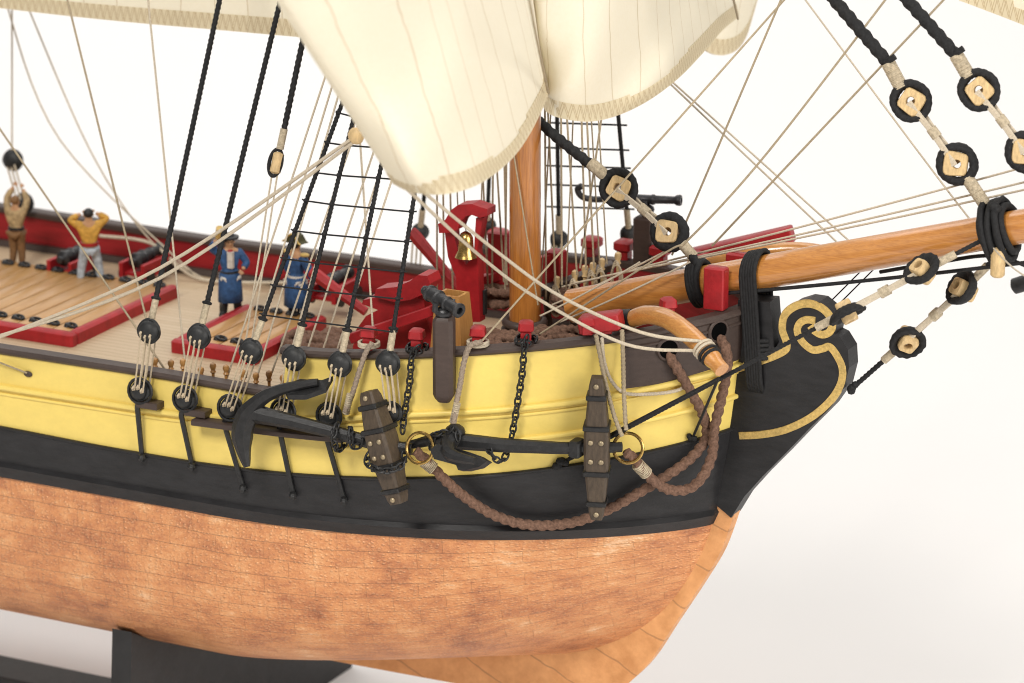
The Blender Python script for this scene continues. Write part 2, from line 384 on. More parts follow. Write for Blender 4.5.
def straps(m):
    t = NT(m); b = t.b; src = b.inputs['Base Color'].links[0].from_socket
    tc = t.n('ShaderNodeTexCoord'); sp = t.n('ShaderNodeSeparateXYZ'); t.l(tc.outputs['Object'], sp.inputs[0])
    w_ = t.n('ShaderNodeTexNoise', Scale=.8); t.l(tc.outputs['Object'], w_.inputs['Vector'])
    q = t.math('ADD', t.math('ADD', t.math('MULTIPLY', sp.outputs[0], .42), t.math('MULTIPLY', sp.outputs[2], .95)), t.math('MULTIPLY', w_.outputs['Fac'], .5))
    d = t.math('ABSOLUTE', t.math('SUBTRACT', t.math('FRACT', t.math('MULTIPLY', q, .68)), .5))
    ln = t.math('LESS_THAN', d, .018)
    mp = t.n('ShaderNodeMapping', Scale=(4.4, 4.4, 4.4), Rotation=(0, .5, 0)); t.l(tc.outputs['Object'], mp.inputs[0])
    vo = t.n('ShaderNodeTexVoronoi', Scale=1.0, Randomness=.5); t.l(mp.outputs[0], vo.inputs['Vector'])
    nail = t.math('LESS_THAN', vo.outputs['Distance'], .16)
    c = t.mix(t.math('MULTIPLY', nail, .55), src, (.36, .16, .06)); c = t.mix(t.math('MULTIPLY', ln, .5), c, (.25, .12, .06)); t.l(c, b.inputs['Base Color'])
straps(M['stemcopper'])
def cloth(name, hem):
    m, t = newm(name); b = t.b; uv = t.n('ShaderNodeUVMap'); sp = t.n('ShaderNodeSeparateXYZ'); t.l(uv.outputs[0], sp.inputs[0])
    u, v = sp.outputs[0], sp.outputs[1]
    tc = t.n('ShaderNodeTexCoord'); n = t.n('ShaderNodeTexNoise', Scale=9, Detail=5, Roughness=.7); t.l(tc.outputs['Object'], n.inputs['Vector'])
    wv = t.n('ShaderNodeTexNoise', Scale=.6, Detail=3); t.l(uv.outputs[0], wv.inputs['Vector'])
    base = t.mix(n.outputs['Fac'], (.90, .84, .69), (.95, .91, .80))
    if not hem:
        uu = t.math('ADD', u, t.math('MULTIPLY', wv.outputs['Fac'], .35))
        d = t.math('ABSOLUTE', t.math('SUBTRACT', t.math('FRACT', t.math('MULTIPLY', uu, .80)), .5))
        line = t.math('LESS_THAN', d, .017)
        base = t.mix(t.math('MULTIPLY', line, .38), base, (.50, .36, .16))
        # threads broken along the seam
    else:
        base = t.mix(.6, base, (.80, .69, .46))
        z1 = t.math('ADD', t.math('MULTIPLY', t.math('PINGPONG', u, .13), 3.6), .03)
        z2 = t.math('ADD', t.math('MULTIPLY', t.math('PINGPONG', t.math('ADD', u, .06), .13), 3.6), .07)
        l1 = t.math('LESS_THAN', t.math('ABSOLUTE', t.math('SUBTRACT', v, z1)), .05)
        l2 = t.math('LESS_THAN', t.math('ABSOLUTE', t.math('SUBTRACT', v, z2)), .045)
        base = t.mix(t.math('MULTIPLY', t.math('MAXIMUM', l1, l2), .5), base, (.50, .36, .16))
    t.l(base, b.inputs['Base Color']); b.inputs['Roughness'].default_value = .9; b.inputs['Specular IOR Level'].default_value = .15
    wx = t.n('ShaderNodeTexWave', Scale=28); wy = t.n('ShaderNodeTexWave', Scale=28, bands_direction='Y')
    t.l(uv.outputs[0], wx.inputs['Vector']); t.l(uv.outputs[0], wy.inputs['Vector'])
    h = t.math('ADD', t.math('ADD', wx.outputs['Fac'], wy.outputs['Fac']), t.math('MULTIPLY', n.outputs['Fac'], 2))
    bp = t.n('ShaderNodeBump', Strength=.14, Distance=.02); t.l(h, bp.inputs['Height']); t.l(bp.outputs[0], b.inputs['Normal'])
    tr = t.n('ShaderNodeBsdfTranslucent'); t.l(base, tr.inputs[0]); ms = t.n('ShaderNodeMixShader'); ms.inputs[0].default_value = .38
    t.l(b.outputs[0], ms.inputs[1]); t.l(tr.outputs[0], ms.inputs[2]); t.l(ms.outputs[0], t.N['Material Output'].inputs[0])
    return m
M['cloth'] = cloth('sail cloth', False); M['hem'] = cloth('stitched sail hem', True)
M['paper'] = mat('white backdrop paper', (.80, .783, .768), .9, .1, .01, .02)
# ------------------------------------------------------------------ SETTING: the studio sweep and its floor
FZ = -16.0
def build_sweep():
    rows = []
    nback = V((-sin(TH), cos(TH), 0)); right = V((cos(TH), sin(TH), 0))
    prof = [(-160, FZ)]+[(d, FZ) for d in range(-120, 61, 20)]
    R = 70
    for i in range(1, 19):
        a = i/18*pi/2; prof.append((60+R*sin(a), FZ+R*(1-cos(a))))
    prof += [(130, FZ+110), (130, FZ+180)]
    for (d, z) in prof: rows.append([nback*d+right*q+V((0, 0, z)) for q in range(-240, 241, 24)])
    mb = MB(); mb.grid(rows); o = mb.build('backdrop', M['paper']); o['kind'] = 'structure'; return o
build_sweep()
# ------------------------------------------------------------------ HULL
hull = thing('ship_hull', (0, 0, -10.8), 'large ship model hull with yellow side, black wale and copper bottom on a dark stand', 'ship model')
def ucols(xa, xb, n):      # columns finer at the bow
    return [xa+(xb-xa)*(1-(1-i/n)**1.8) for i in range(n+1)]
XA = -26.0
def shell(name, m, ztop, zbot, nr, off=0.0, xa=XA, xb=None, nc=90, prof=None, mirror=True, fan=0):
    mb = MB(); uv = []
    for side in ((-1, 1) if mirror else (-1,)):
        rows = []
        for i in range(nr+1):
            row = []; g = 0
            for j in range(nc+1):
                z0 = ztop(XA); u = 1-(1-j/nc)**1.9
                x = xa+((xb if xb is not None else 7.2)-xa)*u
                for _ in range(3):
                    z = ztop(x)+(zbot(x)-ztop(x))*i/nr
                    xe = (xb if xb is not None else xs(z)-.002)
                    x = xa+(xe-xa)*u
                o_ = off+(prof(i/nr) if prof else 0)
                P = hp(x, z, o_ if u < .995 else o_*.5, side); row.append(P)
            rows.append(row)
        mb = MB(); mb.grid(rows); uv = []; K = nc+1; col = [0]*K
        for i in range(nr+1):
            for j in range(K):
                if i: col[j] += (rows[i][j]-rows[i-1][j]).length
                uv.append((rows[i][j].x+rows[i][j].y*.3, -col[j]*(1+fan*max(0, (rows[i][j].x+3)/9)**2)))
        mb.build(name, m, hull, uv=uv)
shell('side_planking', M['yellow'], lambda x: zcap(x) if x > XBRK else -1.0, zyb, 10, xa=XBRK, nc=70)
shell('side_planking', M['yellow'], lambda x: zcap(min(x, XBRK-.9)), zyb, 10, xb=XBRK, nc=50)
shell('wale', M['black'], lambda x: zyb(x)+.0, lambda x: ZBB+.42, 8, off=.07, prof=lambda t: -.0 if t < .98 else -.03)
shell('lower_wale', M['black'], lambda x: ZBB+.47, lambda x: ZBB-.03, 10, off=.06, prof=lambda t: -.04+.17*min(1, t/.2)-.13*max(0, (t-.2)/.8))
shell('copper_plating', M['copper'], lambda x: ZBB, lambda x: -11.4, 56, nc=120, fan=1.1)
def strip(name, m, tab, h, th, xa, xb, n=80, side=-1, parent=None, mirror=True):
    for side in ((-1, 1) if mirror else (-1,)):
        rows = []; mb = MB()
        for j in range(n+1):
            u = 1-(1-j/n)**1.7; x = xa+(xb-xa)*u; z = tab(x)
            row = []
            for (dz, o) in ((.5, -.03), (.5, .45), (.42, .8), (.2, 1), (-.2, 1), (-.42, .8), (-.5, .45), (-.5, -.03)):
                row.append(hp(min(x, xs(z+dz*h)-.01), z+dz*h, o*th if o > 0 else o, side))
            rows.append(row)
        mb.grid(rows)
        K = 8
        b = len(mb.v)-(n+1)*K; mb.add([mb.v[b+n*K+i] for i in range(K)], [tuple(range(K))])
        mb.build(name, m, parent or hull)
# mouldings: z along x read off the side
def tab_from(px):
    t = sorted((S(*q).x, S(*q).z) for q in px); return lambda x: smooth_interp(x, t)
ml = tab_from([(0, 386), (60, 396), (130, 406), (200, 411), (280, 412), (350, 409), (430, 405), (512, 411), (560, 406), (610, 398), (680, 382), (725, 370)])
ml = lambda x, t=[(-26, -2.35), (-14.4, -2.42), (-8, -2.35), (-4, -1.93), (-1, -1.45), (1.5, -1.18), (4, -.85), (7.2, -.28)]: smooth_interp(x, t)
strip('side_moulding', M['yellow'], ml, .17, .14, -26, 7.05)
strip('side_moulding', M['yellow'], lambda x: ml(x)-.22, .09, .05, -26, 7.0)
ml2 = lambda x, t=[(-4, -2.75), (-1, -2.42), (1.5, -2.12), (4, -1.80), (7.2, -1.22)]: smooth_interp(x, t)
strip('lower_moulding', M['yellow'], ml2, .14, .12, -3, 7.0)
strip('wale_edge', M['black'], lambda x: zyb(x)-.03, .09, .11, -26, 6.9)
# cap rails
def cap(name, xa, xb, zf, wout, win, th, m, n=60, lift=0):
    for side in (-1, 1):
        rows = []; mb = MB()
        for j in range(n+1):
            u = 1-(1-j/n)**1.7; x = xa+(xb-xa)*u; z = zf(x)
            nn = hn(x, z); nh = V((nn.x, nn.y, 0)).normalized(); p = V((x, -hb(x, z), z))
            row = []
            for (o, dz) in ((-win, 0), (-win, th-.05), (-win+.05, th), (wout-.07, th), (wout, th-.07), (wout, .07), (wout-.07, 0), (-win, 0)):
                q = p+nh*o+V((0, 0, dz)); q.y = min(q.y, .0); row.append(V((q.x, -side*q.y if side > 0 else q.y, q.z+(lift if side > 0 else 0))))
            rows.append(row)
        mb.grid(rows); b = len(mb.v)-(n+1)*8
        mb.add([mb.v[b+i] for i in range(8)], [tuple(range(7))]); mb.add([mb.v[b+n*8+i] for i in range(8)], [tuple(range(7))])
        mb.build(name, m, hull)
cap('cap_rail', -26, XBRK, lambda x: zcap(min(x, XBRK-.9))-.16, .12, .42, .2, M['brown'], lift=.36)
cap('forecastle_cap_rail', XBRK-.05, 7.2, lambda x: zcap(max(x, XBRK+.9))-.16, .12, .34, .22, M['brown'], 90)
# inner bulwarks (red) and end faces of the raised forecastle side
def inner(name, m, xa, xb, zf, ins=.3, n=60):
    for side in (-1, 1):
        rows = [[], []]; mb = MB()
        for j in range(n+1):
            u = 1-(1-j/n)**1.7; x = xa+(xb-xa)*u
            for r, z in ((0, zf(x)-.05+(.34 if side > 0 and xa < -20 else 0)), (1, DK(x)-.1)):
                y = -max(0.02, hb(x, z)-ins); rows[r].append(V((x, y if side < 0 else -y, z)))
        mb.grid(rows); mb.build(name, m, hull)
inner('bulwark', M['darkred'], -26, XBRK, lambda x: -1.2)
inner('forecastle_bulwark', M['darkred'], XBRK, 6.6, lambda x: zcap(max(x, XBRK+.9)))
mb = MB()
for s in (-1, 1):
    mb = MB(); x = XBRK; a = hb(x, 0); mb.box((x+.06, s*(a-.15), -.45), (.12, .28, 1.0), bev=.1); mb.build('bulwark_end', M['yellow'], hull)
# deck
mb = MB(); rows = []; n = 60
for j in range(n+1):
    u = 1-(1-j/n)**1.7; x = -26+(6.4+26)*u; z = DK(x); h = max(0.02, hb(x, z)-.25)
    rows.append([V((x, h*(k/12*2-1), z+.12*(1-(k/6-1)**2))) for k in range(13)])
mb.grid(rows); mb.build('deck', M['deck'], hull, uv=[(v.x, v.y) for v in mb.v])
# waterway along the far edge of the deck
for s in (-1, 1):
    rows = []; mb = MB()
    for j in range(41):
        x = -26+(5.5+26)*j/40; z = DK(x); h = hb(x, z)-.3
        rows.append([V((x, s*(h+.02), z+.22)), V((x, s*(h-.16), z+.22)), V((x, s*(h-.24), z+.02))])
    mb.grid(rows); mb.build('waterway', M['brown'], hull)
# brown hawse planking at the bow, proud of the yellow
def hawse_top(x): return zcap(x)-.02
hx0 = S(622, 372, .03).x
shell('hawse_planking', M['brown'], hawse_top, lambda x: interp(x, [(4.3, -.62), (5.5, -.50), (7.2, -.12)]), 6, off=.05, xa=hx0, nc=30)
strip('hawse_rail', M['brown'], lambda x: zcap(x)-.36, .09, .1, hx0, 7.1, 30)
for (px, py) in ((668, 349), (718, 331)):
    P = S(px, py, .06); nn = hn(P.x, P.z)
    mb = MB(); mb.lathe([(.34, -.15), (.36, .03), (.33, .07), (.28, .07), (.26, .02)], P, nn, 24); hh_ = mb.build('hawse_hole', M['brown'], hull); mb = MB(); mb.lathe([(.275, -.1), (.275, .045)], P, nn, 24); mb.build('opening_shade', M['hole_shade'], hh_)  # flat black disc paints the shade of a hole that is not cut
# stem, keel and head knee: plates .76 thick about the centreline
KT = .345
def plate(pix, th=KT): return [A(px, py, -th) for px, py in pix]
stem_in = [(719, 505), (708, 536), (694, 571), (672, 607), (647, 629), (621, 646), (590, 655), (545, 660)]
stem_out = [(732, 515), (718, 553), (697, 588), (671, 627), (648, 662), (626, 684), (606, 698), (570, 706)]
si = [A(*q, -.1) for q in stem_in]; so = [A(*q, -KT) for q in stem_out]
zk = so[-1].z
mb = MB()
def section(sec):   # closed loft of starboard half profile mirrored
    rows = []
    for (i_, o_) in sec:
        rows.append([V((i_.x, -.30, i_.z)), V((o_.x-.04, -KT+.08, o_.z+.02)), V((o_.x+.02, -KT+.12, o_.z-.01)), V((o_.x+.02, KT-.12, o_.z-.01)), V((o_.x-.04, KT-.08, o_.z+.02)), V((i_.x, .30, i_.z))])
    return rows
sic = cat_rom([V((p.x-.9, 0, p.z+.35)) for p in si], 5)+[V((-6, 0, -10.6)), V((-26, 0, -10.6))]; soc = cat_rom(so, 5)+[V((-6, 0, -11.95)), V((-26, 0, -11.95))]
mb.grid(section(list(zip(sic, soc)))); mb.build('keel_and_stem', M['stemcopper'], hull)
knee_pix = [(731, 518), (716, 505), (722, 440), (731, 385), (734, 360), (738, 300), (770, 302), (774, 351), (779, 342), (778, 326), (783, 312), (793, 304), (806, 300),
            (819, 302), (830, 311), (836, 323), (834, 334), (840, 337), (848, 350), (849, 368), (844, 388), (830, 408), (808, 430), (784, 455), (762, 477), (744, 497)]
mb = MB(); kp = plate(knee_pix); mb.prism(kp, (0, 2*KT, 0)); knee = mb.build('head_knee', M['black'], hull, smooth=False)
def ribbon(name, pix, wpx, m, y=-KT-.03, parent=None, k=6):
    c = cat_rom([A(px, py, y) for px, py in pix], k); wd = wpx/34.0/2
    rows = []
    for i in range(len(c)):
        d = (c[min(i+1, len(c)-1)]-c[max(i-1, 0)]); d.y = 0; d.normalize(); nn = V((-d.z, 0, d.x))
        ww = wd if not hasattr(wd, '__len__') else wd[i]
        rows.append([c[i]+nn*ww+V((0, .05, 0)), c[i]+nn*ww*.85, c[i]-nn*ww*.85, c[i]-nn*ww+V((0, .05, 0))])
    q = MB(); q.grid(rows)
    e = len(rows)-1; q.add(rows[0], [(0, 1, 2, 3)]); q.add(rows[e], [(0, 1, 2, 3)])
    return q.build(name, m, parent or knee)
ribbon('gilt_scroll', [(737, 369), (755, 363), (772, 357), (785, 350), (786, 342), (782, 330), (784, 316), (794, 307), (808, 304), (822, 309), (831, 320), (830, 331), (822, 335), (814, 331), (810, 326)], 8.2, M['gold'])
ribbon('gilt_band', [(815, 321), (806, 320), (799, 324), (797, 332), (802, 342), (812, 350), (822, 349), (829, 347), (836, 355), (842, 369), (840, 385), (829, 402), (810, 418), (785, 430), (760, 435), (739, 436)], 8.0, M['gold'])
# red timberheads standing on the fore rail
def timberhead(P, h=.62, w_=.46):
    w_ *= .82
    mb = MB(); P = V(P); nn = hn(P.x, P.z); a = V((nn.y, -nn.x, 0)).normalized(); b = V((nn.x, nn.y, 0)).normalized(); ax = (a, b, V((0, 0, 1)))
    mb.box(P+V((0, 0, h*.27)), (w_*.72, w_*.72, h*.56), ax, 1, .15)
    mb.box(P+V((0, 0, h*.76)), (w_*1.1, w_*1.1, h*.46), ax, .86, .35)
    return mb.build('timberhead', M['red'], hull)
TB = {}
for k, (px, py) in dict(a=(369, 349), b=(417, 351), c=(478, 348), d=(526, 343), e=(587, 334), f=(606, 333), g=(668, 320)).items():
    P = S(px, py, -.12); TB[k] = P; timberhead(P, .66 if k not in 'ef' else .5, .5)
for (px, py) in ((497, 262), (592, 252), (624, 250), (660, 246), (700, 243)):      # port side
    best = None
    for i in range(160):
        x = -6+i*.08; z = zcap(x); q = proj((x, hb(x, z)-.1, z+.1)); d = abs(q[0]-px)
        if best is None or d < best[0]: best = (d, x, z)
    mb = MB(); x, z = best[1], best[2]; P = V((x, hb(x, z)-.1, z)); mb.box(P+V((0, 0, .2)), (.36, .36, .4)); mb.box(P+V((0, 0, .5)), (.55, .55, .32), bev=.35); mb.build('timberhead', M['red'], hull)
# pin rail inside the near bulwark
mb = MB(); mb.box((-8.0, -5.6, -1.62), (6.0, .3, .1)); mb.build('pin_rail', M['brown'], hull)
# ------------------------------------------------------------------ stand
st = thing('display_stand', (-8, 0, FZ), 'dark grey wooden cradle stand under the hull', 'stand')
cx = -10.7
mb = MB(); poly = []
for i in range(21):
    y = -5.15+12.3*i/20; ya = min(abs(y), 5.0); zz = -5.31-6.15*(1-(ya/6.2)**2)**.25; poly.append(V((cx, y, zz)))
poly += [V((cx, 8.2, -10.8)), V((cx, 8.2, FZ)), V((cx, -5.8, FZ)), V((cx, -5.2, -10.0))]
mb.prism(poly, (-.7, 0, 0)); mb.build('cradle', M['stand'], st, smooth=False)
mb = MB(); mb.box((-20.4, -.5, FZ+.84), (19.3, 1.6, 1.68), bev=.05); mb.build('base_rail', M['stand'], st, smooth=False)
# ------------------------------------------------------------------ spars
def spar(name, a, b, ra, rb, m, label, cat, n=32):
    mb = MB(); k = 24; mb.tube([V(a).lerp(V(b), i/k) for i in range(k+1)], [ra+(rb-ra)*i/k for i in range(k+1)], n)
    o = mb.build(name, m); return tag(o, label, cat)
spar('foremast', (0, 0, DK(0)), (0, 0, 30), .47, .42, M['mast'], 'varnished orange brown foremast standing on the deck behind the tan lines', 'mast')
fm = bpy.data.objects['foremast']; mb = MB(); mb.torus((0, 0, -.12), (0, 0, 1), .56, .13, 26, 10); mb.lathe([(.72, -.5), (.7, -.3), (.5, -.22)], (0, 0, 0), (0, 0, 1), 26); mb.build('mast_collar', M['brown'], fm)
b0, b1 = A(572, 306, 0), A(1075, 217, 0)
bd = (b1-b0).normalized()
def bs(px):      # point of the bowsprit axis at a pixel column
    lo, hi = 0, 1
    for _ in range(30):
        m_ = (lo+hi)/2
        if proj(b0.lerp(b1, m_))[0] < px: lo = m_
        else: hi = m_
    return b0.lerp(b1, lo)
bow = spar('bowsprit', b0, b1, .50, .47, M['sprit'], 'long varnished bowsprit rising over the head to the right', 'bowsprit')
bup = (V((0, 0, 1))-bd*bd.z).normalized()
# ------------------------------------------------------------------ SAILS
def sail(name, cols, xfun, label, cat, axis=0, nv=40, sub=5, vmax=None, hemw=.5):
    # cols: (bottom px, bottom py, top px, top py)
    root = None
    cs = []
    for i in range(len(cols)-1):
        p0, p1, p2, p3 = cols[max(0, i-1)], cols[i], cols[i+1], cols[min(len(cols)-1, i+2)]
        for j in range(sub):
            t = j/sub
            cs.append([.5*((2*b)+(c-a)*t+(2*a-5*b+4*c-d)*t*t+(3*b-a-3*c+d)*t**3) for a, b, c, d in zip(p0, p1, p2, p3)])
    cs.append(list(cols[-1])); K = len(cs)
    grid = []
    for i in range(nv+1):
        v = (i/nv)**1.9; row = []
        for j, (bx, by, tx, ty) in enumerate(cs):
            u = j/(K-1); px = bx+(tx-bx)*v; py = by+(ty-by)*v
            row.append(onp(px, py, axis, xfun(u, v)))
        grid.append(row)
    # arc lengths for uv
    U = [[0]*K for _ in grid]; Vv = [[0]*K for _ in grid]
    for i in range(nv+1):
        for j in range(K):
            if j: U[i][j] = U[i][j-1]+(grid[0][j]-grid[0][j-1]).length
            if i: Vv[i][j] = Vv[i-1][j]+(grid[i][j]-grid[i-1][j]).length
    nrm = V((0, 0, 0)); nrm[axis] = 1
    root = thing(name, sum(grid[0], V())/K, label, cat)
    def sheet(nm, m, keep, off, parent):
        mb = MB(); R = len(grid)
        F = [p+nrm*off for r in grid for p in r]; B = [p-nrm*off for r in grid for p in r]
        fs = []; cells = [(i, j) for i in range(R-1) for j in range(K-1) if keep(i, j)]
        cs_ = set(cells); nV = len(F)
        for (i, j) in cells:
            a, b, c, d = i*K+j, i*K+j+1, (i+1)*K+j+1, (i+1)*K+j
            fs.append((a, b, c, d)); fs.append((d+nV, c+nV, b+nV, a+nV))
            for (di, dj, p, q) in ((-1, 0, a, b), (0, 1, b, c), (1, 0, c, d), (0, -1, d, a)):
                if (i+di, j+dj) not in cs_: fs.append((q, p, p+nV, q+nV))
        used = sorted(set(k for f in fs for k in f)); mp = {k: n_ for n_, k in enumerate(used)}
        allv = F+B; mb.add([allv[k] for k in used], [tuple(mp[k] for k in f) for f in fs])
        uu = [u for r in U for u in r]*2; vv = [x for r in Vv for x in r]*2
        return mb.build(nm, m, parent, uv=[(uu[k], vv[k]) for k in used], ang=70)
    sheet('cloth', M['cloth'], lambda i, j: True, .012, root)
    sheet('hem', M['hem'], lambda i, j: Vv[i+1][j] < hemw+.06, .03, root)
    return root
def bulge(u, v):
    # two bunts hanging between leech, gathering point and far gathering point
    a = .5
    t = u/a if u < a else (u-a)/(1-a)
    amp = 2.4 if u < a else 2.0
    low = exp(-(v*1.25)**2)
    f = amp*sin(pi*max(0, min(1, t)))**.8*(.45+.55*low)
    f += .30*sin(9*u+6*v+1)*exp(-v*2)*(1-exp(-v*9)) + .22*sin(26*u-11*v)*exp(-v*3)*(1-exp(-v*12))
    f += (.16*sin(17*u+3*v)+.10*sin(31*u-5*v+1))*exp(-v*1.2) + .12*sin(9*u-7*v)
    if u < a: f += .6*(1-t)
    return 2.2+f
fs_cols = [(394, 184, 205, -110), (408, 191, 262, -110), (422, 194, 305, -110), (440, 194.5, 342, -110), (460, 191, 372, -110), (480, 183, 398, -110), (500, 169, 424, -110), (516, 153, 446, -110), (530, 132, 468, -110), (541, 110, 490, -110), (548, 93, 508, -110),
           (544, 106, 530, -110), (552, 115, 548, -110), (570, 120, 566, -110), (590, 121.5, 586, -110), (612, 117, 606, -110), (634, 108, 626, -110), (656, 95, 645, -110), (680, 76, 664, -110), (703, 52, 682, -110), (722, 30, 700, -110), (738, 17, 716, -110)]
sail('foresail', fs_cols, bulge, 'large cream foresail gathered up in two rounded hanging lobes before the foremast', 'sail')
sail('foresail_corner', [(700, 47, 728, -110), (712, 54, 738, -110), (724, 55, 748, -110), (736, 50, 758, -110), (745, 38, 768, -110), (751, 20, 780, -110), (760, -12, 795, -110)],
     lambda u, v: 1.2+.5*sin(pi*u), 'small cream sail fold hanging behind the far corner of the gathered foresail', 'sail', nv=24)
sail('staysail', [(-60, 1, -60, -90), (0, 8, 0, -90), (70, 16, 70, -90), (140, 23, 140, -90), (210, 29, 210, -90), (300, 37, 300, -90), (380, 44, 380, -90)],
     lambda u, v: 1.0+.5*sin(3*u+1), 'cream sail at the upper left with a straight stitched lower edge', 'sail', axis=1, nv=20)
sail('jib', [(900, -22, 900, -110), (940, -7, 940, -110), (980, 8, 980, -110), (1024, 25, 1024, -110), (1090, 52, 1090, -110)],
     lambda u, v: 3.5+.3*sin(3*u), 'cream jib with a stitched hem in the upper right corner', 'sail', axis=1, nv=16)
# ------------------------------------------------------------------ rope builders
def rope_obj(name, pts, r, m, label=None, cat=None, group=None, lobes=0, pitch=.5, parent=None, n=None, amp=.12):
    if lobes: pitch = r*2.0; pts = resamp(pts, pitch/6)
    mb = MB(); mb.tube(pts, r, n or (12 if lobes else 6), lobes=lobes, pitch=pitch, amp=amp)
    o = mb.build(name, m, parent, ang=80)
    return tag(o, label, cat, group) if label else o
def seizing(a, b, r, parent, m=None):
    a, b = V(a), V(b); L = (b-a).length; n = max(3, int(L/.045)); pts = []; 
    mb = MB(); k = n*6
    mb.tube([a.lerp(b, i/k) for i in range(k+1)], [r*(1+.10*abs(sin(pi*i/6)))*(1+.12*random.random()*(i % 6 == 0)) for i in range(k+1)], 10)
    return mb.build('seizing', m or M['seiz'], parent, ang=80)
def deadeye(P, axis, parent, R=.36):
    mb = MB(); a = V(axis).normalized(); t = .19; R = R*.88
    mb.lathe([(.06, -t*1.1), (R*.6, -t), (R*.86, -t*.75), (R, -t*.35), (R*.93, 0), (R, t*.35), (R*.86, t*.75), (R*.6, t), (.06, t*1.1)], P, a, 22)
    mb.torus(P, a, R*1.0, .06, 40, 7, lobes=3)
    d = mb.build('deadeye', M['deadeye'], parent)
    return d
# ------------------------------------------------------------------ starboard shrouds and backstays
AXY = V((.12, -1, .12))
def holes(P, up, R=.36):
    u = V(up).normalized(); s_ = AXY.normalized().cross(u).normalized()
    return [P-s_*R*.5+u*R*.12, P+u*R*.35, P+s_*R*.5+u*R*.12]
def shroud(up, lo, top, label, name='shroud', bottom=None, group='black shrouds of the near side', topy=-.35, R=.36, plate_=True):
    Pu, Pl = S(*up, .42), S(*lo, .36)
    Pt = A(*top, topy)
    root = thing(name, Pl, label, 'rope', group)
    d = (Pt-Pu).normalized(); s0 = Pu+d*.4; s1 = Pu+d*.98
    rope_obj('rope', [s1-d*.1, Pt], (.077 if name == 'backstay' else .062), M['blackrope'], parent=root, lobes=3, pitch=.62)
    mb = MB(); mb.torus(s1, d, .10, .05, 12, 6); mb.ball(s1+V((.06, -.06, .05)), .07, 8); mb.build('rope_end', M['blackrope'], root)
    seizing(s0-d*.08, s1, .095, root)
    deadeye(Pu, AXY, root, R); deadeye(Pl, AXY, root, R*.8)
    e = (Pu-Pl).normalized(); f = AXY.normalized()*.20
    hu, hl = holes(Pu, -e, R*.85), holes(Pl, e, R*.75)
    hu = [hu[2], hu[1], hu[0]]
    mb = MB()
    for i in range(3):
        for q in (f, -f):
            a, b = hu[i]+q, hl[i]+q+V((.05, 0, 0))
            mb.tube(sag(a, b, 0, 3), .027, 6)
        mb.tube([hu[i]+f*1.05, hu[i]+f*1.3-e*.05, hu[i]+f*.9-e*.14], .036, 6); mb.tube([hl[i]+f*1.05, hl[i]+f*1.3+e*.05, hl[i]+f*.9+e*.12], .036, 6)
    mb.build('lanyard', M['lany'], root)
    if bottom:
        Pb = S(*bottom, .14); mb = MB(); mb.tube([Pl-e*.3, Pl-e*.55, Pb], [.08, .075, .07], 6, sq=(1.2, .8)); mb.ball(Pb+V((.03, -.06, -.03)), .13, 8)
        mb.torus(Pl, AXY, R*1.03, .05, 18, 6)
        mb.build('chain_plate', M['iron'], root)
    return Pu, Pl, Pt, root
shr = []
shroud((149, 331), (140, 391), (240, -95), 'leftmost black backstay, its lower deadeye on a small block on the yellow side', 'backstay', (142, 456), 'black backstays of the near side')
shroud((199, 336), (185, 399), (317, -150), 'black backstay just right of the leftmost one, running up past the blue coated figure', 'backstay', (192, 465), 'black backstays of the near side')
for i, (up, lo, top, bot, lab) in enumerate([
    ((251, 351), (230, 408), (452, -195), (243, 487), 'black ratlined shroud, leftmost of four, its lower deadeye by the anchor crown'),
    ((294, 358), (283, 412), (465, -330), (293, 494), 'black ratlined shroud, second from the left, crossing the second blue figure'),
    ((340, 364), (329, 416), (478, -300), (344, 499), 'black ratlined shroud, third from the left, above the anchor shank'),
    ((388, 363), (392, 412), (486, -260), None, 'black ratlined shroud, rightmost of the four, behind the anchor stock')]):
    shr.append(shroud(up, lo, top, lab, 'shroud', bot, 'ratlined shrouds of the near side', topy=-.8))
pk = A(277, 163, -4.2); root = thing('pendant', pk, 'short black pendant with a pale block among the lines left of the ratlined shrouds', 'rope')
T_ = A(322, -50, -2.2); d = (T_-pk).normalized(); rope_obj('rope', [pk+d*.95, T_], .085, M['blackrope'], parent=root, lobes=3); seizing(pk+d*.4, pk+d*1.0, .1, root)
sd_ = d.cross(V((.2, -1, 0))).normalized(); fr_ = sd_.cross(d)
mb = MB(); mb.box(pk, (.28, .28, .64), (sd_, fr_, d), 1, .4); bk_ = mb.build('block', M['box'], root); mb = MB(); mb.tube([pk+d*(cos(t*pi/12)*.39)-sd_*.05+sd_*(sin(t*pi/12)*.18) for t in range(24)], .06, 8, closed=True); mb.build('strop', M['blackrope'], bk_)
mb = MB(); mb.ball(pk+fr_*-.15, .05, 8); mb.build('sheave_hole_shade', M['blackpaint'], bk_)  # black bead painted in place of the shade in the hole
for q, px in ((-.08, 240), (.08, 246)): mb = MB(); mb.tube([pk+sd_*q-d*.3, A(px, 378, -5.4)], .03, 6); mb.build('fall', M['pale'], root)
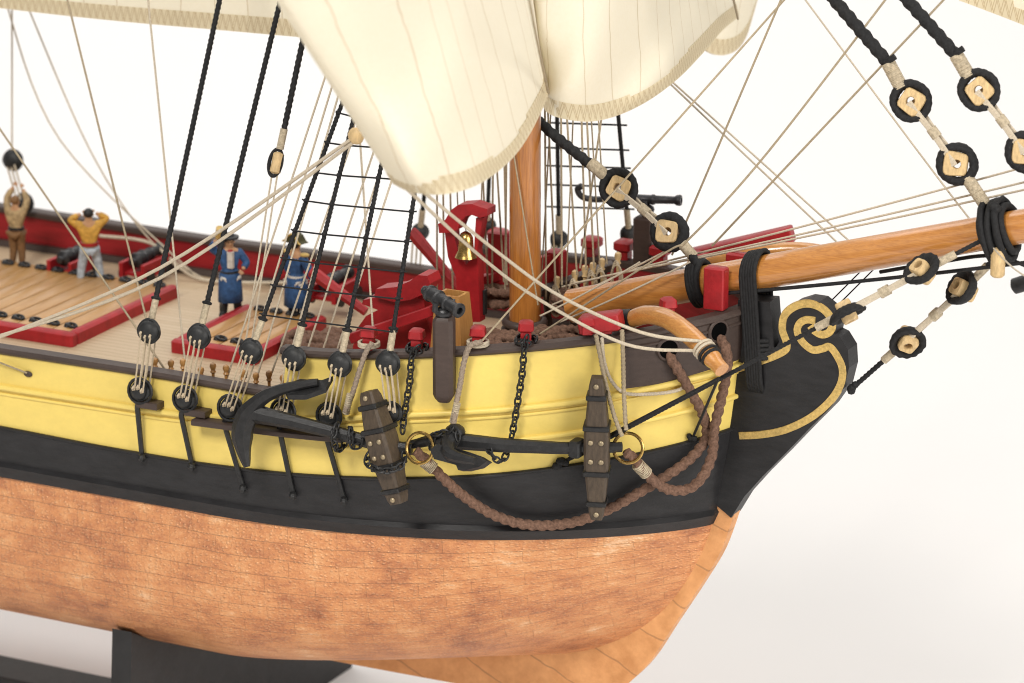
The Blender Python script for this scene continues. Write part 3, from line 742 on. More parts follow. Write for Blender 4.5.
# a shroud line point at pixel row y
def at_row(sh, py):
    a, b = sh[0], sh[2]; lo, hi = 0, 1
    for _ in range(30):
        m_ = (lo+hi)/2
        if proj(a.lerp(b, m_))[1] > py: lo = m_
        else: hi = m_
    return a.lerp(b, lo)
rows_l = [(314, 331), (285, 298), (258, 271), (230, 241), (200, 211), (172, 180), (142, 150), (112, 124)]
ordn = ['lowest', 'second lowest', 'third from the bottom', 'fourth from the bottom', 'fifth from the bottom', 'sixth from the bottom', 'second from the top', 'topmost']
for i, (ya, yb) in enumerate(rows_l):
    P = [at_row(shr[k], ya+(yb-ya)*k/3) for k in range(4)]
    pts = []; ext = (P[0]-P[1]).normalized()*.16
    pts.append(P[0]+ext)
    for k in range(4):
        pts.append(P[k]+V((0, -.09, 0)))
        if k < 3: pts.append(P[k].lerp(P[k+1], .5)-V((0, .05, .012)))
    pts.append(P[3]-(P[2]-P[3]).normalized()*.14)
    mb = MB(); mb.tube(pts, .025, 6)
    for k in range(4): mb.ball(P[k]+V((0, -.05, 0)), .08, 8, (1, 1, .8))
    tag(mb.build('ratline', M['blackrope']), 'thin black ratline across the near shrouds, %s' % ordn[i], 'ratline', 'ratlines of the near shrouds')
# channels
mb = MB(); P0, P1 = S(197, 420, .22), S(345, 437, .22)
cpts = []
rows = []
for j in range(25):
    P = P0.lerp(P1, j/24); x = P.x; z = P.z; nn = hn(x, z); b_ = V((x, -hb(x, z), z))
    rows.append([b_+nn*-.02+V((0, 0, .09)), b_+nn*.5+V((0, 0, .09)), b_+nn*.55+V((0, 0, .05)), b_+nn*.55-V((0, 0, .07)), b_+nn*.5-V((0, 0, .1)), b_-nn*.02-V((0, 0, .1))])
mb.grid(rows); mb.add(rows[0], [tuple(range(6))]); mb.add(rows[-1], [tuple(range(6))])
mb.build('channel', M['brown'], hull)
for (px, py) in ((150, 404), (198, 412)):
    P = S(px, py, .2); nn = hn(P.x, P.z); mb = MB(); mb.box(P, (.72, .42, .2), bev=.15); mb.build('channel_block', M['brown'], hull)
# ------------------------------------------------------------------ port (far) shrouds, blurred behind the mast
pp = []
for (dx, dy, tx, ty, lab) in ((420, 232, 470, -200, 'far black shroud with its deadeye showing between the ratlined shrouds and belfry'), (487, 226, 510, -300, 'far black shroud mostly hidden behind the belfry'),
                             (559, 239, 552, -200, 'far black shroud just right of the mast'), (629, 234, 586, -240, 'far black shroud rightmost, behind the upper heart')):
    Pd = A(dx, dy, 6.4); Pt = A(tx, ty, .6); root = thing('shroud', Pd, lab, 'rope', 'shrouds of the far side'); d = (Pt-Pd).normalized()
    rope_obj('rope', [Pd+d*.9, Pt], .07, M['blackrope'], parent=root); seizing(Pd+d*.25, Pd+d*.95, .09, root)
    deadeye(Pd, (.7, -.7, .1), root, .27); Pl = Pd-V((.15, -.1, 1.4)); deadeye(Pl, (.7, -.7, .1), root, .27)
    mb = MB()
    for q in (-.16, 0, .16): mb.tube([Pd+V((q, -.16, -.1)), Pl+V((q, -.16, .1))], .035, 6)
    mb.build('lanyard', M['pale'], root); pp.append((Pd, None, Pt))
for i, y in enumerate((207, 185, 166, 148, 123)):
    P = [at_row(pp[k], y+(k-2)*2) for k in (2, 3)]; e = (P[1]-P[0]).normalized()*.25
    tag(MB().tube([P[0]-e*1.6, P[0], P[1], P[1]+e], .03, 6).build('ratline', M['blackrope']), 'thin blurred ratline right of the mast, %s of five' % ['lowest', 'second lowest', 'middle one', 'second highest', 'highest'][i], 'ratline', 'ratlines of the far shrouds')
# ------------------------------------------------------------------ hearts on the stays
def heart(P, along, normal, parent, R=.40, tilt=0, dark=False):
    R = R*.93
    P = V(P); a = V(along).normalized(); nn = V(normal); nn = (nn-a*nn.dot(a)).normalized(); s_ = nn.cross(a)
    t = .2 if not dark else .3
    def sq(r, k=28, p=5.5):
        out = []
        for i in range(k):
            th = 2*pi*i/k; c_, s0 = cos(th), sin(th); rr = r/((abs(c_)**p+abs(s0)**p)**(1/p))*(1+.10*c_)
            ca, sa = cos(tilt), sin(tilt); x, y = c_*rr, s0*rr; out.append((x*ca-y*sa, x*sa+y*ca))
        return out
    mb = MB(); k = 28; rings = []
    def ring(pts, h): return [P+a*x+s_*y+nn*h for x, y in pts]
    circ = [(.115*cos(2*pi*i/k), .115*sin(2*pi*i/k)) for i in range(k)]
    R_ = R*.80
    seq = [ring(circ, -t), ring(sq(R_*.93), -t), ring(sq(R_), -t*.8), ring(sq(R_), t*.8), ring(sq(R_*.93), t), ring([(x*1.15, y*1.15) for x, y in circ], t), ring(circ, t*.8), ring(circ, -t)]
    rows = [r+[r[0]] for r in seq]; mb.grid(rows)
    h = mb.build('heart', M['box'], parent)
    mb = MB(); pts = [P+a*(cos(2*pi*i/30)*R*1.12)+s_*(sin(2*pi*i/30)*R*1.02) for i in range(30)]
    pts = []
    for i in range(110):
        th = 2*pi*i/110; rr = R*(1.10+.015*sin(5*th+tilt)); pts.append(P+a*(cos(th)*rr*1.06)+s_*(sin(th)*rr))
    mb.tube(pts, .125, 12, lobes=3, pitch=.16, closed=True, sq=(1.0, 1.35) if t < .25 else (.9, 2.1), amp=.05); mb.build('strop', M['blackrope'], h, ang=80)
    return h
def heart_pair(P1, P2, n1, n2, root, R=.40, wrap=True, t1=.2, t2=.6, dark=False):
    d = (V(P2)-V(P1)).normalized()
    heart(P1, d, n1, root, R, t1, dark); heart(P2, -d, n2, root, R, t2, dark)
    s_ = V((0, -1, 0)).cross(d).normalized(); mb = MB()
    off = -V(n1).normalized()*0
    for q in (-.07, -.025, .025, .07):
        for w_ in (-.2, .22):
            a = V(P1)+s_*q*.8+V((0, w_, 0)); b = V(P2)+s_*q*.8+V((0, w_, 0)); m_ = a.lerp(b, .5)+s_*(-q*.2); m_.y -= w_*.55
            mb.tube(cat_rom([a, m_, b], 5), .045, 6)
    mb.build('lanyard', M['pale'], root)
    mid = V(P1).lerp(V(P2), .5)
    if wrap: seizing(mid-d*.14, mid+d*.16, .14, root)
NS = V((.25, -1, .25))
# main stay
root = thing('main_stay', A(619, 188, 0), 'thick black stay from behind the mast to two wooden hearts above the bowsprit', 'rope')
H1, H2 = A(619, 188, .2), A(669, 232, 0); d = (H2-H1).normalized()
ms0 = A(545, 127, .75); ms1 = A(590, 164, .35)
rope_obj('rope', cat_rom([A(380, -30, 1.4), A(480, 66, 1.1), ms0, ms1, H1-d*.85], 10), .15, M['blackrope'], parent=root, lobes=3, pitch=1.2, n=12)
seizing(H1-d*1.15, H1-d*.5, .17, root); heart_pair(H1, H2, NS, NS, root, .43)
c0 = A(700, 263, 0)
seizing(H2+d*.5, H2.lerp(c0, .8), .15, root)
rope_obj('rope_end', cat_rom([H2.lerp(c0, .7), c0+V((0, -.2, .0)), bs(702)+bup*.6+V((0, -.1, 0))], 6), .13, M['blackrope'], parent=root, lobes=3, pitch=.5)
# collar round the bowsprit and stays at the right
def turns(mb, px0, px1, n, r, R=.53, jit=0):
    for i in range(n):
        c = bs(px0+(px1-px0)*i/max(1, n-1)); ph = random.random()*6
        mb.tube([c+bup*cos(2*pi*k/28)*(R+r+jit*random.random())+V((0, 1, 0))*sin(2*pi*k/28)*(R+r)+bd*.03*sin(2*pi*k/28*2+ph) for k in range(28)], r, 7, closed=True)
mb = MB(); turns(mb, 697, 706, 4, .09); tag(mb.build('stay_collar', M['blackrope'], ang=80), 'black rope wrapping round the bowsprit beside the inner face of the red cleat', 'rope')
mb = MB(); turns(mb, 990, 1010, 5, .11, .5, .05); turns(mb, 992, 1006, 3, .10, .68, .1)
for i in range(7): c = bs(994+random.random()*12); mb.ball(c+V((0, -.55+random.random()*.3, random.uniform(-.3, .8))), random.uniform(.15, .24), 10)
tag(mb.build('stay_collar', M['blackrope'], ang=80), 'lumpy black rope collar round the bowsprit near the right edge', 'rope')
for k, (p_top, r0, h1, h2, e, lab) in enumerate([((700, -158), (889, 64), (911, 101), (957, 164), (990, 212), 'left black forestay at upper right, with two pale hearts down to the collar'),
                                               ((776, -148), (957, 56), (979, 90), (1026, 152), (1060, 205), 'right black forestay at upper right, its lower heart cut by the frame')]):
    H1, H2, T, B = A(*h1), A(*h2), A(*p_top), A(*e); R0 = A(*r0); d = (H2-H1).normalized(); root = thing('forestay', H2, lab, 'rope', 'forestays')
    rope_obj('rope', [T, R0], .17, M['blackrope'], parent=root, lobes=3, pitch=1.0, n=12)
    mb = MB(); mb.tube([R0-d*.1+V((0, -.1, 0)), R0+V((.12, -.15, .18)), R0+V((.22, -.12, .26))], .09, 8); mb.build('rope_end', M['blackrope'], root)
    seizing(R0-d*.05, H1-d*.45, .19, root); heart_pair(H1, H2, NS, NS, root, .44, t1=.35-.3*k, t2=.8)
    seizing(H2+d*.45, H2.lerp(B, .85), .17, root); rope_obj('rope_end', [H2.lerp(B, .75), B], .13, M['blackrope'], parent=root, lobes=3, pitch=.6)
# bobstay under the bowsprit
def setup_line(name, label, start, h1, h2, end, r, n1, n2, ys, R=.33, extra=None, knot=True):
    Ps = A(*start, ys[0]); H1 = A(*h1, ys[1]); H2 = A(*h2, ys[2]); E = A(*end, ys[3]); d = (H2-H1).normalized(); root = thing(name, H1, label, 'rope')
    d0 = (H1-Ps).normalized(); d1 = (E-H2).normalized()
    rope_obj('rope', [Ps, H1-d0*.85], r, M['blackrope'], parent=root, lobes=3, pitch=.4)
    seizing(H1-d0*.95, H1-d0*.35, .11, root); heart_pair(H1, H2, n1, n2, root, R, dark=True)
    seizing(H2+d1*.4, H2+d1*1.0, .11, root); rope_obj('rope', [H2+d1*.9, E], r, M['blackrope'], parent=root, lobes=3, pitch=.4)
    if knot:
        mb = MB()
        for i in range(5): mb.ball(Ps+d0*(.05+.07*i)+V((random.uniform(-.05, .05), -.03, random.uniform(-.05, .05))), .1+.03*random.random(), 8)
        mb.build('knot', M['blackrope'], root)
    return root
setup_line('bobstay', 'black bobstay with two hearts from the head knee up to the bowsprit collar', (849, 391), (907, 340), (964, 289), (1003, 250), .07, V((.5, -.8, -.35)), V((-.75, -.6, .2)), (-.1, 0, 0, 0), .33)
setup_line('bowsprit_shroud', 'black bowsprit shroud from a hull eyebolt past the gilt scroll to hearts under the bowsprit', (556, 466), (846, 312), (923, 271), (990, 236), .06, V((-.1, .3, 1)), V((-.45, -.6, .65)), (S(556, 466, .1).y, -1.9, -1.3, -.5), .30, knot=True)
# gammoning over the bowsprit through the knee
mb = MB(); zb = A(757, 388, 0).z; c = bs(757)
for i in range(6):
    c = bs(749+i*2.6); r = .068; pts = []
    top = c.z
    for k in range(9): a = pi*k/8; pts.append(V((c.x, -.58*cos(a), c.z+.10+.54*sin(a))))
    xb = A(754+i*2.6, 380, 0).x
    pts += [V((xb, .46, zb+.3)), V((xb, .3, zb)), V((xb, -.3, zb)), V((xb, -.46, zb+.3))]
    mb.tube(resamp(pts+[pts[0]], .15)[:-1], r, 7, closed=True)
for i in range(5): 
    z = zb+1.05+.13*i; xx = A(761, 340, -.2).x
    mb.torus((xx, 0, z), (0, 0, 1), .42, .065, 22, 7, sc=(.9, 1.15))
tag(mb.build('gammoning', M['blackrope'], ang=80), 'black gammoning lashing wound over the bowsprit and down to the knee', 'rope')
# red cleats beside the bowsprit
for (px, py, w_, h_, y0, lab) in ((716, 288, .58, 1.15, -.78, 'tall red cleat block on the near side of the bowsprit'), (738, 262, .62, .5, .72, 'red cleat block behind the bowsprit, only its top showing')):
    mb = MB(); P = A(px, py, y0); ax = (V((1, 0, 0)), V((0, 1, 0)), V((0, 0, 1)))
    mb.box(P, (.62, .42, h_*1.08), ax, 1, .18); o = mb.build('bowsprit_cleat', M['red']); tag(o, lab, 'cleat')
# ------------------------------------------------------------------ timbers at the bow
root = thing('boomkin', A(630, 320, -3), 'curved varnished boomkin reaching out over the near bow', 'boomkin')
bk = [A(628, 321, -2.6), A(645, 315, -2.9), A(665, 318, -3.3), A(685, 331, -3.7), A(703, 348, -4.05), A(722, 370, -4.45)]
mb = MB(); bp = cat_rom(bk, 8); mb.tube(bp, [.25+.03*sin(pi*i/len(bp)) if i < len(bp)-4 else .22 for i in range(len(bp))], 14); mb.build('spar', M['knot'], root)
mb = MB(); d = (bp[-1]-bp[-6]).normalized(); mb.torus(bp[-7], d, .27, .055, 18, 8); mb.torus(bp[-6], d, .26, .055, 18, 8); mb.build('lashing', M['blackrope'], root)
mb = MB(); mb.torus(bp[-9], d, .28, .05, 18, 8); mb.torus(bp[-8], d, .28, .05, 18, 8); mb.build('rope_turns', M['pale'], root)
mb = MB(); mb.tube([bp[0]-V((.3, 0, 0)), bp[3]], .29, 14); mb.build('iron_sleeve', M['iron'], root)
root = thing('boomkin', A(790, 255, 3), 'far curved varnished boomkin showing behind the bowsprit', 'boomkin')
mb = MB(); mb.tube(cat_rom([A(690, 268, 3), A(750, 254, 3.2), A(800, 250, 3.6), A(850, 258, 4)], 8), .24, 12); mb.build('spar', M['knot'], root)
mb = MB(); a, b = A(690, 258, 4.2), A(793, 234, 4.9); e = (b-a).normalized(); nn = V((0, 0, 1)); sd = e.cross(nn).normalized()
mb.box(a.lerp(b, .5), ((b-a).length, .55, .5), (e, -sd, sd.cross(e)*-1 if False else e.cross(-sd)), 1, .15)
tag(mb.build('cathead', M['red']), 'long red cathead beam pointing forward on the far bow', 'cathead')
mb = MB(); P = S(601, 322, -.2); mb.box(P, (1.2, .65, .48), (V((.95, .2, .2)).normalized(), V((-.2, .97, 0)).normalized(), V((-.2, 0, .97)).normalized()), 1, .2); tag(mb.build('cathead', M['red']), 'short red beam end beside the near curved boomkin with ropes over it', 'cathead')
# ------------------------------------------------------------------ ANCHORS
M['bolt'] = mat('dull brass bolt', (.34, .27, .17), .4, .5, .15, 8, metal=.4)
def brassbolt(mb, P, n, r=.075): mb.lathe([(r, -.02), (r, .03), (r*.6, .06), (.01, .065)], P, n, 10)
def stock(root, top, bot, out, wm, we, dm):
    top, bot = V(top), V(bot); a = (top-bot).normalized(); o = V(out); o = (o-a*o.dot(a)).normalized(); s_ = a.cross(o).normalized(); L = (top-bot).length
    mb = MB(); rows = []; prof = [(0, .9), (.02, 1), (.45, 1), (.55, 1), (.98, 1), (1, .9)]
    for i in range(21):
        t = i/20; k = 1-abs(t-.5)*2; wd = we+(wm-we)*min(1, k*1.25); dd = (we+(dm-we)*min(1, k*1.25))
        if i in (0, 20): wd *= .85; dd *= .85
        c = bot.lerp(top, t); ch = .22
        rows.append([c+s_*x*wd/2+o*y*dd/2 for x, y in ((1, -1+ch), (1, 1-ch), (1-ch, 1), (-1+ch, 1), (-1, 1-ch), (-1, -1+ch), (-1+ch, -1), (1-ch, -1), (1, -1+ch))])
    mb.grid(rows); mb.add(rows[0][:8], [tuple(range(8))]); mb.add(rows[-1][:8], [tuple(range(8))])
    st_ = mb.build('stock', M['stock'], root, ang=30)
    for t in (.12, .34, .66, .87):
        k = 1-abs(t-.5)*2; wd = we+(wm-we)*min(1, k*1.25)+.09; dd = we+(dm-we)*min(1, k*1.25)+.09; mb = MB()
        mb.box(bot.lerp(top, t), (wd, dd, .15), (s_, o, a), 1, .3); mb.build('iron_band', M['iron'], st_)
    for (t, x) in ((.045, 0), (.95, 0), (.43, .14), (.43, -.14), (.565, .14), (.565, -.14)):
        k = 1-abs(t-.5)*2; dd = we+(dm-we)*min(1, k*1.25); mb = MB(); brassbolt(mb, bot.lerp(top, t)+s_*x*(wm/.66)+o*dd/2, o); mb.build('bolt', M['bolt'], st_)
    return st_
OUT = V((.35, -1, .1))
a1 = thing('anchor', S(300, 425, .8), 'larger near anchor, its crown under the shrouds and its stock tilted left', 'anchor', 'anchors lashed along the bow')
mb = MB(); mb.tube([S(250, 412, 1.0), S(270, 417, .97), S(290, 421, .95), S(330, 431, .85), S(383, 446, .8), S(412, 449, .8)], [.28, .22, .20, .18, .17, .16], 8, sq=(1.1, .95)); mb.build('shank', M['iron'], a1, ang=30)
mb = MB(); ap = cat_rom([S(318, 382, .75), S(300, 385, .82), S(280, 390, .9), S(263, 398, .97), S(250, 411, 1.0), S(243, 428, 1.05), S(243, 446, 1.1), S(247, 467, 1.2)], 6); N_ = len(ap)
mb.tube(ap, [interp(i/(N_-1), [(0, .10), (.3, .17), (.5, .24), (.6, .33), (.8, .31), (1, .09)]) for i in range(N_)], 8, sq=(1.0, 1.05)); mb.build('arms', M['iron'], a1, ang=30)
mb = MB(); f0, f1 = S(283, 391, .85), S(334, 380, .65); pl = [S(283, 385, .7), S(300, 379, .55), S(322, 380, .5), S(333, 376, .45), S(326, 388, .8), S(306, 395, 1.0), S(288, 395, 1.0)]
mb.prism(pl, V((0, 0, -.14))); mb.build('palm', M['iron'], a1, smooth=False)
stock(a1, S(369, 391, .75), S(399, 503, 1.25), V((-.12, -1, .1)), .74, .46, .72)
mb = MB(); mb.torus(S(420, 448, 1.15), V((-.05, -1, .3)), .43, .05, 28, 8); mb.build('ring', M['brass'], a1)
a2 = thing('anchor', S(560, 447, .6), 'smaller second anchor further forward with an upright stock', 'anchor', 'anchors lashed along the bow')
mb = MB(); mb.tube([S(446, 440, .75), S(500, 445, .7), S(560, 448, .7), S(586, 448, .7), S(622, 447, .7)], [.24, .2, .17, .17, .14], 8, sq=(1.05, .95)); mb.box(S(577, 448, .7), (.35, .5, .5), bev=.3); mb.build('shank', M['iron'], a2, ang=30)
mb = MB(); ap = cat_rom([S(391, 448, .45), S(415, 444, .6), S(440, 438, .75), S(452, 437, .85), S(448, 446, 1.2), S(452, 455, 1.6), S(475, 461, 1.95)], 6); N_ = len(ap)
mb.tube(ap, [interp(i/(N_-1), [(0, .08), (.3, .18), (.55, .26), (.75, .22), (1, .10)]) for i in range(N_)], 8); mb.ball(S(455, 432, .7), .3, 12, (1, 1, .8)); mb.build('arms', M['iron'], a2, ang=30)
def palm2():
    pts = [(430, 450), (437, 444), (452, 447), (468, 452), (479, 456), (487, 461), (479, 467), (466, 470), (458, 470), (456, 465), (434, 459)]
    return [S(px, py, 1.35+.3*(px-430)/57) for px, py in pts]
mb = MB(); mb.prism(palm2(), V((.05, .22, -.1))); mb.build('palm', M['iron'], a2, smooth=False)
stock(a2, S(597, 377, .8), S(597, 518, .95), OUT, .70, .38, .60)
mb = MB(); mb.torus(S(628, 448, .75), V((.25, -1, .3)), .42, .05, 28, 8); mb.build('ring', M['brass'], a2)
# cables
def cable(pix, label):
    pts = cat_rom([S(px, py, o) for px, py, o in pix], 10)
    o = rope_obj('anchor_cable', pts, .138, M['cable'], label, 'rope', 'anchor cables', lobes=3, n=18, amp=.16)
    return o
cable([(667, 353, -.02), (676, 367, .26), (690, 391, .3), (703, 415, .3), (706, 437, .3), (692, 457, .32), (668, 475, .32), (640, 492, .32), (605, 511, .32), (570, 523, .35), (530, 525, .35), (496, 516, .4), (466, 498, .5), (444, 479, .7), (426, 460, .85), (415, 451, .9)],
      'brown cable in a long low curve from left hawse hole to larger anchor')
cable([(719, 336, -.02), (726, 349, .3), (727, 370, .36), (721, 400, .42), (714, 430, .45), (712, 455, .5), (703, 476, .55), (688, 489, .6), (670, 490, .65), (655, 482, .7), (643, 470, .75), (634, 459, .78), (626, 452, .8)],
      'brown cable looping from the right hawse hole to the ring of the second anchor')
for (a, b, o1, lab) in (((424, 461), (434, 469), .85, 'pale whipping thread round the cable end at the larger anchor ring'), ((637, 464), (647, 474), .75, 'pale whipping thread round the cable end at the second anchor ring')):
    P, Q = S(*a, o1), S(*b, o1-.04); mb = MB(); k = 48
    mb.tube([P.lerp(Q, i/k) for i in range(k+1)], [.165+.03*abs(sin(pi*i/6)) for i in range(k+1)], 12); tag(mb.build('whipping', M['seiz'], ang=80), lab, 'thread')
# chains
def chain(pts, r=.032, L=.27, W=.13):
    pts = resamp(cat_rom(pts, 8), .02); mb = MB(); acc = 0; k = 0; last = pts[0]; path = [pts[0]]
    for p in pts[1:]:
        if (p-last).length >= L*.72: path.append(p); last = p
    for i in range(len(path)-1):
        a, b = path[i], path[i+1]; d = (b-a).normalized(); c = (a+b)/2; ref = V((.3, -1, .1)); s_ = (ref-d*ref.dot(d)).normalized(); t_ = d.cross(s_)
        q = t_ if i % 2 else s_*.8+t_*.55
        q = (q-d*q.dot(d)).normalized(); q = q if i % 2 else q
        lk = [c+d*(cos(2*pi*j/14)*L*.55)+q*(sin(2*pi*j/14)*W*.62) for j in range(14)]
        mb.tube(lk, r, 6, closed=True)
    return mb.build('chain', M['iron'])
tag(chain([S(419, 346, .22), S(412, 356, .22), S(410, 380, .2), S(406, 405, .22), S(403, 425, .3), S(402, 438, .6)]), 'black chain hanging from the red timberhead nearest the swivel gun to the larger anchor', 'chain', 'black chains on the bow')
tag(chain([S(527, 336, .22), S(524, 352, .2), S(522, 375, .2), S(518, 400, .24), S(513, 430, .3), S(507, 453, .5), S(500, 462, .75), S(490, 452, .9), S(484, 437, .6)]), 'black chain hanging from a red timberhead down to the second anchor shank', 'chain', 'black chains on the bow')
tag(chain([S(338, 424, .95), S(333, 434, 1.2), S(336, 448, 1.0), S(342, 450, .6), S(346, 438, .55), S(351, 428, 1.0), S(350, 440, 1.15), S(357, 450, .95), S(364, 436, 1.0)]), 'black chain looped round the larger anchor shank left of its stock', 'chain', 'black chains on the bow')
tag(chain([S(370, 452, 1.1), S(366, 462, 1.25), S(378, 470, 1.55), S(393, 470, 1.55), S(404, 463, 1.3), S(404, 452, 1.0)]), 'black chain wrapped round the lower half of the tilted anchor stock', 'chain', 'black chains on the bow')
tag(chain([S(430, 448, .95), S(434, 434, .95), S(446, 433, 1.0), S(455, 426, 1.0), S(458, 440, 1.1)]), 'black chain tangled over the second anchor crown', 'chain', 'black chains on the bow')
def wraps(P, d, R, n, m, label):
    mb = MB()
    for i in range(n): mb.torus(V(P)+V(d)*(i-.5*n)*.09, d, R, .05, 18, 6)
    return tag(mb.build('rope_turns', m, ang=80), label, 'rope')
# ------------------------------------------------------------------ grey ropes from timberheads to the anchors
def hang(pix, r, m, label, grp=None, lob=3): return rope_obj('lashing_rope', cat_rom([S(px, py, o) for px, py, o in pix], 8), r, m, label, 'rope', grp, lobes=lob, pitch=.35)
hang([(372, 343, .25), (366, 352, .24), (359, 372, .3), (352, 395, .35), (345, 412, .5)], .075, M['greyrope'], 'grey rope from the leftmost red timberhead down to the larger anchor shank', 'lashing ropes of the anchors')
hang([(482, 342, .3), (470, 346, .26), (464, 362, .24), (460, 385, .28), (456, 405, .35), (453, 428, .6)], .08, M['greyrope'], 'grey rope from the timberhead right of the swivel gun to the second anchor', 'lashing ropes of the anchors')
for (pix, lab) in (([(596, 335, .25), (600, 355, .25), (606, 385, .5), (614, 415, .7), (622, 436, .8)], 'tan rope, left of two hanging from the red beam to the second anchor ring'),
                   ([(622, 330, .3), (623, 355, .3), (624, 395, .6), (626, 430, .8)], 'tan rope, right of two hanging from the red beam to the second anchor ring')):
    hang(pix, .062, M['tan'], lab, 'lashing ropes of the second anchor ring')
hang([(602, 338, .3), (604, 360, .14), (611, 380, .14), (625, 393, .16), (650, 394, .16), (675, 391, .16), (690, 384, .2)], .05, M['pale'], 'pale slack rope curving below the brown hawse planking')
for (P, lab) in ((S(455, 413, .4), 'pale seizing on the grey rope above the second anchor'), (S(348, 404, .42), 'pale seizing on the grey rope above the larger anchor')):
    mb = MB(); d = V((.25, .0, 1)).normalized(); mb.tube([P+d*(i/36-.5)*.62 for i in range(37)], [.085+.025*abs(sin(i*.9)) for i in range(37)], 10); tag(mb.build('whipping', M['seiz'], ang=80), lab, 'thread')
for k, lab in (('a', 'pale rope turns round the leftmost red timberhead'), ('c', 'pale rope turns round the red timberhead right of the swivel gun')):
    mb = MB(); [mb.torus(TB[k]+V((0, 0, .12+.07*i)), (0, 0, 1), .28, .05, 16, 6) for i in range(2)]; tag(mb.build('rope_turns', M['pale']), lab, 'rope')
for k, lab in (('b', 'black chain turns round the red timberhead left of the swivel gun'), ('d', 'black chain turns round the red timberhead right of the mast foot')):
    P = TB[k]; o = chain([P+V((.3*cos(t), .3*sin(t), .1+.03*sin(3*t))) for t in [i*.5 for i in range(13)]]); tag(o, lab, 'chain')
# black guys at the bow
tip = bk[-1]
for (q, off, r, lab) in (((600, 440), .12, .04, 'thin black guy from the boomkin tip back to the hull beside the anchor ring'), ((693, 437), .12, .04, 'thin black guy from the boomkin tip straight down to a hull eyebolt')):
    E = S(*q, off); mb = MB(); mb.tube([tip-V((.1, 0, .25)), E], r, 6); [mb.ball(E+V((random.uniform(-.1, .1), -.05, random.uniform(-.05, .05))), .09, 8) for _ in range(4)]; tag(mb.build('boomkin_guy', M['blackrope']), lab, 'rope', 'boomkin guys')
# ------------------------------------------------------------------ thin running lines
def line(a, b, m, label, r=.032, s=0.0, grp=None, mid=None, name='rigging_line'):
    pts = sag(a, b, s) if mid is None else cat_rom([a]+list(mid)+[b], 8)
    return rope_obj(name, pts, r, M[m], label, 'rope', grp)
line(A(800, -18, 1.5), S(481, 342, .1), 'tan', 'tan line crossing in front of the mast from the upper right to a red timberhead')
line(A(786, -12, 1.5), A(672, 255, 1.2), 'tan', 'tan line from beside the far sail fold down to the lower stay heart')
line(A(668, 78, 4), A(856, 247, 3.2), 'pale', 'upper strand of two pale lines running down right behind the bowsprit', grp='pale lines behind the bowsprit')
line(A(664, 78, 4), A(842, 247, 3.4), 'pale', 'lower strand of two pale lines running down right behind the bowsprit', grp='pale lines behind the bowsprit')
line(A(905, -26, 0), A(540, 334, -1.5), 'tan', 'tan line from the top edge to the lower stay heart, then to the deck', mid=[A(768, 152, 0), A(690, 238, -.6), A(665, 253, -.8)])
line(A(968, -26, 0), A(712, 246, .6), 'tan', 'tan line from the top right down to the red bowsprit cleats')
line(A(798, -10, 6), A(1030, 280, -3), 'pale', 'faint pale line from the top down across the bowsprit collar', mid=[A(975, 226, 0)], r=.026)
for i, (a, b, lab) in enumerate((((562, 287), (1050, 160), 'topmost of three pale lines running along the bowsprit to the right edge'), ((575, 283), (1050, 176), 'middle one of three pale lines running along the bowsprit to the right edge'), ((600, 277), (1050, 184), 'lowest of three pale lines running along the bowsprit to the right edge'))):
    line(A(*a, 1.4-.3*i), A(*b, .5), 'pale', lab, s=.06, grp='lines along the bowsprit', r=.03)
line(AX(416, 186, 3.0), bp[-9]+V((-.02, -.12, .22)), 'pale', 'upper of two pale ropes from the near sail corner down to the curved boomkin', r=.05, mid=[A(500, 254, -8), A(560, 296, -6.5), A(640, 332, -5)], grp='sail tacks to the boomkin')
line(AX(408, 190, 3.2), bp[-9]+V((-.2, -.2, -.05)), 'pale', 'lower of two pale ropes from the near sail corner down to the curved boomkin', r=.05, mid=[A(480, 256, -8), A(540, 300, -6.5), A(625, 344, -5)], grp='sail tacks to the boomkin')
blk = A(356, 136, -9)
for (p, q, lab) in (((-20, 345), (160, 268), 'upper of two pale sheets running from the small block down to the left edge'), ((-20, 342), (160, 278), 'lower of two pale sheets running from the small block down to the left edge')):
    line(A(*p, -7.5), blk+V((0, 0, -.12 if p[1] == 342 else 0)), 'pale', lab, r=.05, mid=[A(*q, -8)], grp='pale sheets to the left edge')
mb = MB(); mb.ball(blk, .24, 14, (1, .6, 1.0)); bb_ = mb.build('block', M['box']); tag(bb_, 'small pale wooden block at the edge of the foresail', 'block')
line(A(60, -30, -1), A(147, 322, -5.5), 'tan', 'thin tan line from the upper left down to the leftmost deadeye', grp='thin lines at the left')
line(A(145, -30, -1), A(186, 372, -5.6), 'pale', 'thin pale line from the sail at the upper left down beside the second deadeye', grp='thin lines at the left')
line(A(-20, 100, -2), A(168, 374, -5.6), 'tan', 'thin tan line slanting from the left edge across the yellow shirted figure', grp='thin lines at the left')
line(A(5, 0, 5), A(200, 280, 5), 'pale', 'faint pale line in the left background, left of the pair', mid=[A(60, 140, 5)], r=.03, grp='faint lines in the left background')
line(A(25, 0, 5), A(210, 283, 5), 'pale', 'faint pale line in the left background, right of the pair', mid=[A(90, 150, 5), A(150, 240, 5)], r=.03, grp='faint lines in the left background')
line(A(12, -10, 5.5), A(12, 150, 5.5), 'pale', 'pale upright line at the far left edge above the blurred deadeye', grp='faint lines in the left background')
line(A(100, 236, 5), A(290, 283, 5.2), 'pale', 'thick pale slack rope drooping along the far red bulwark', r=.06, mid=[A(150, 243, 5), A(180, 268, 5), A(210, 281, 5)])
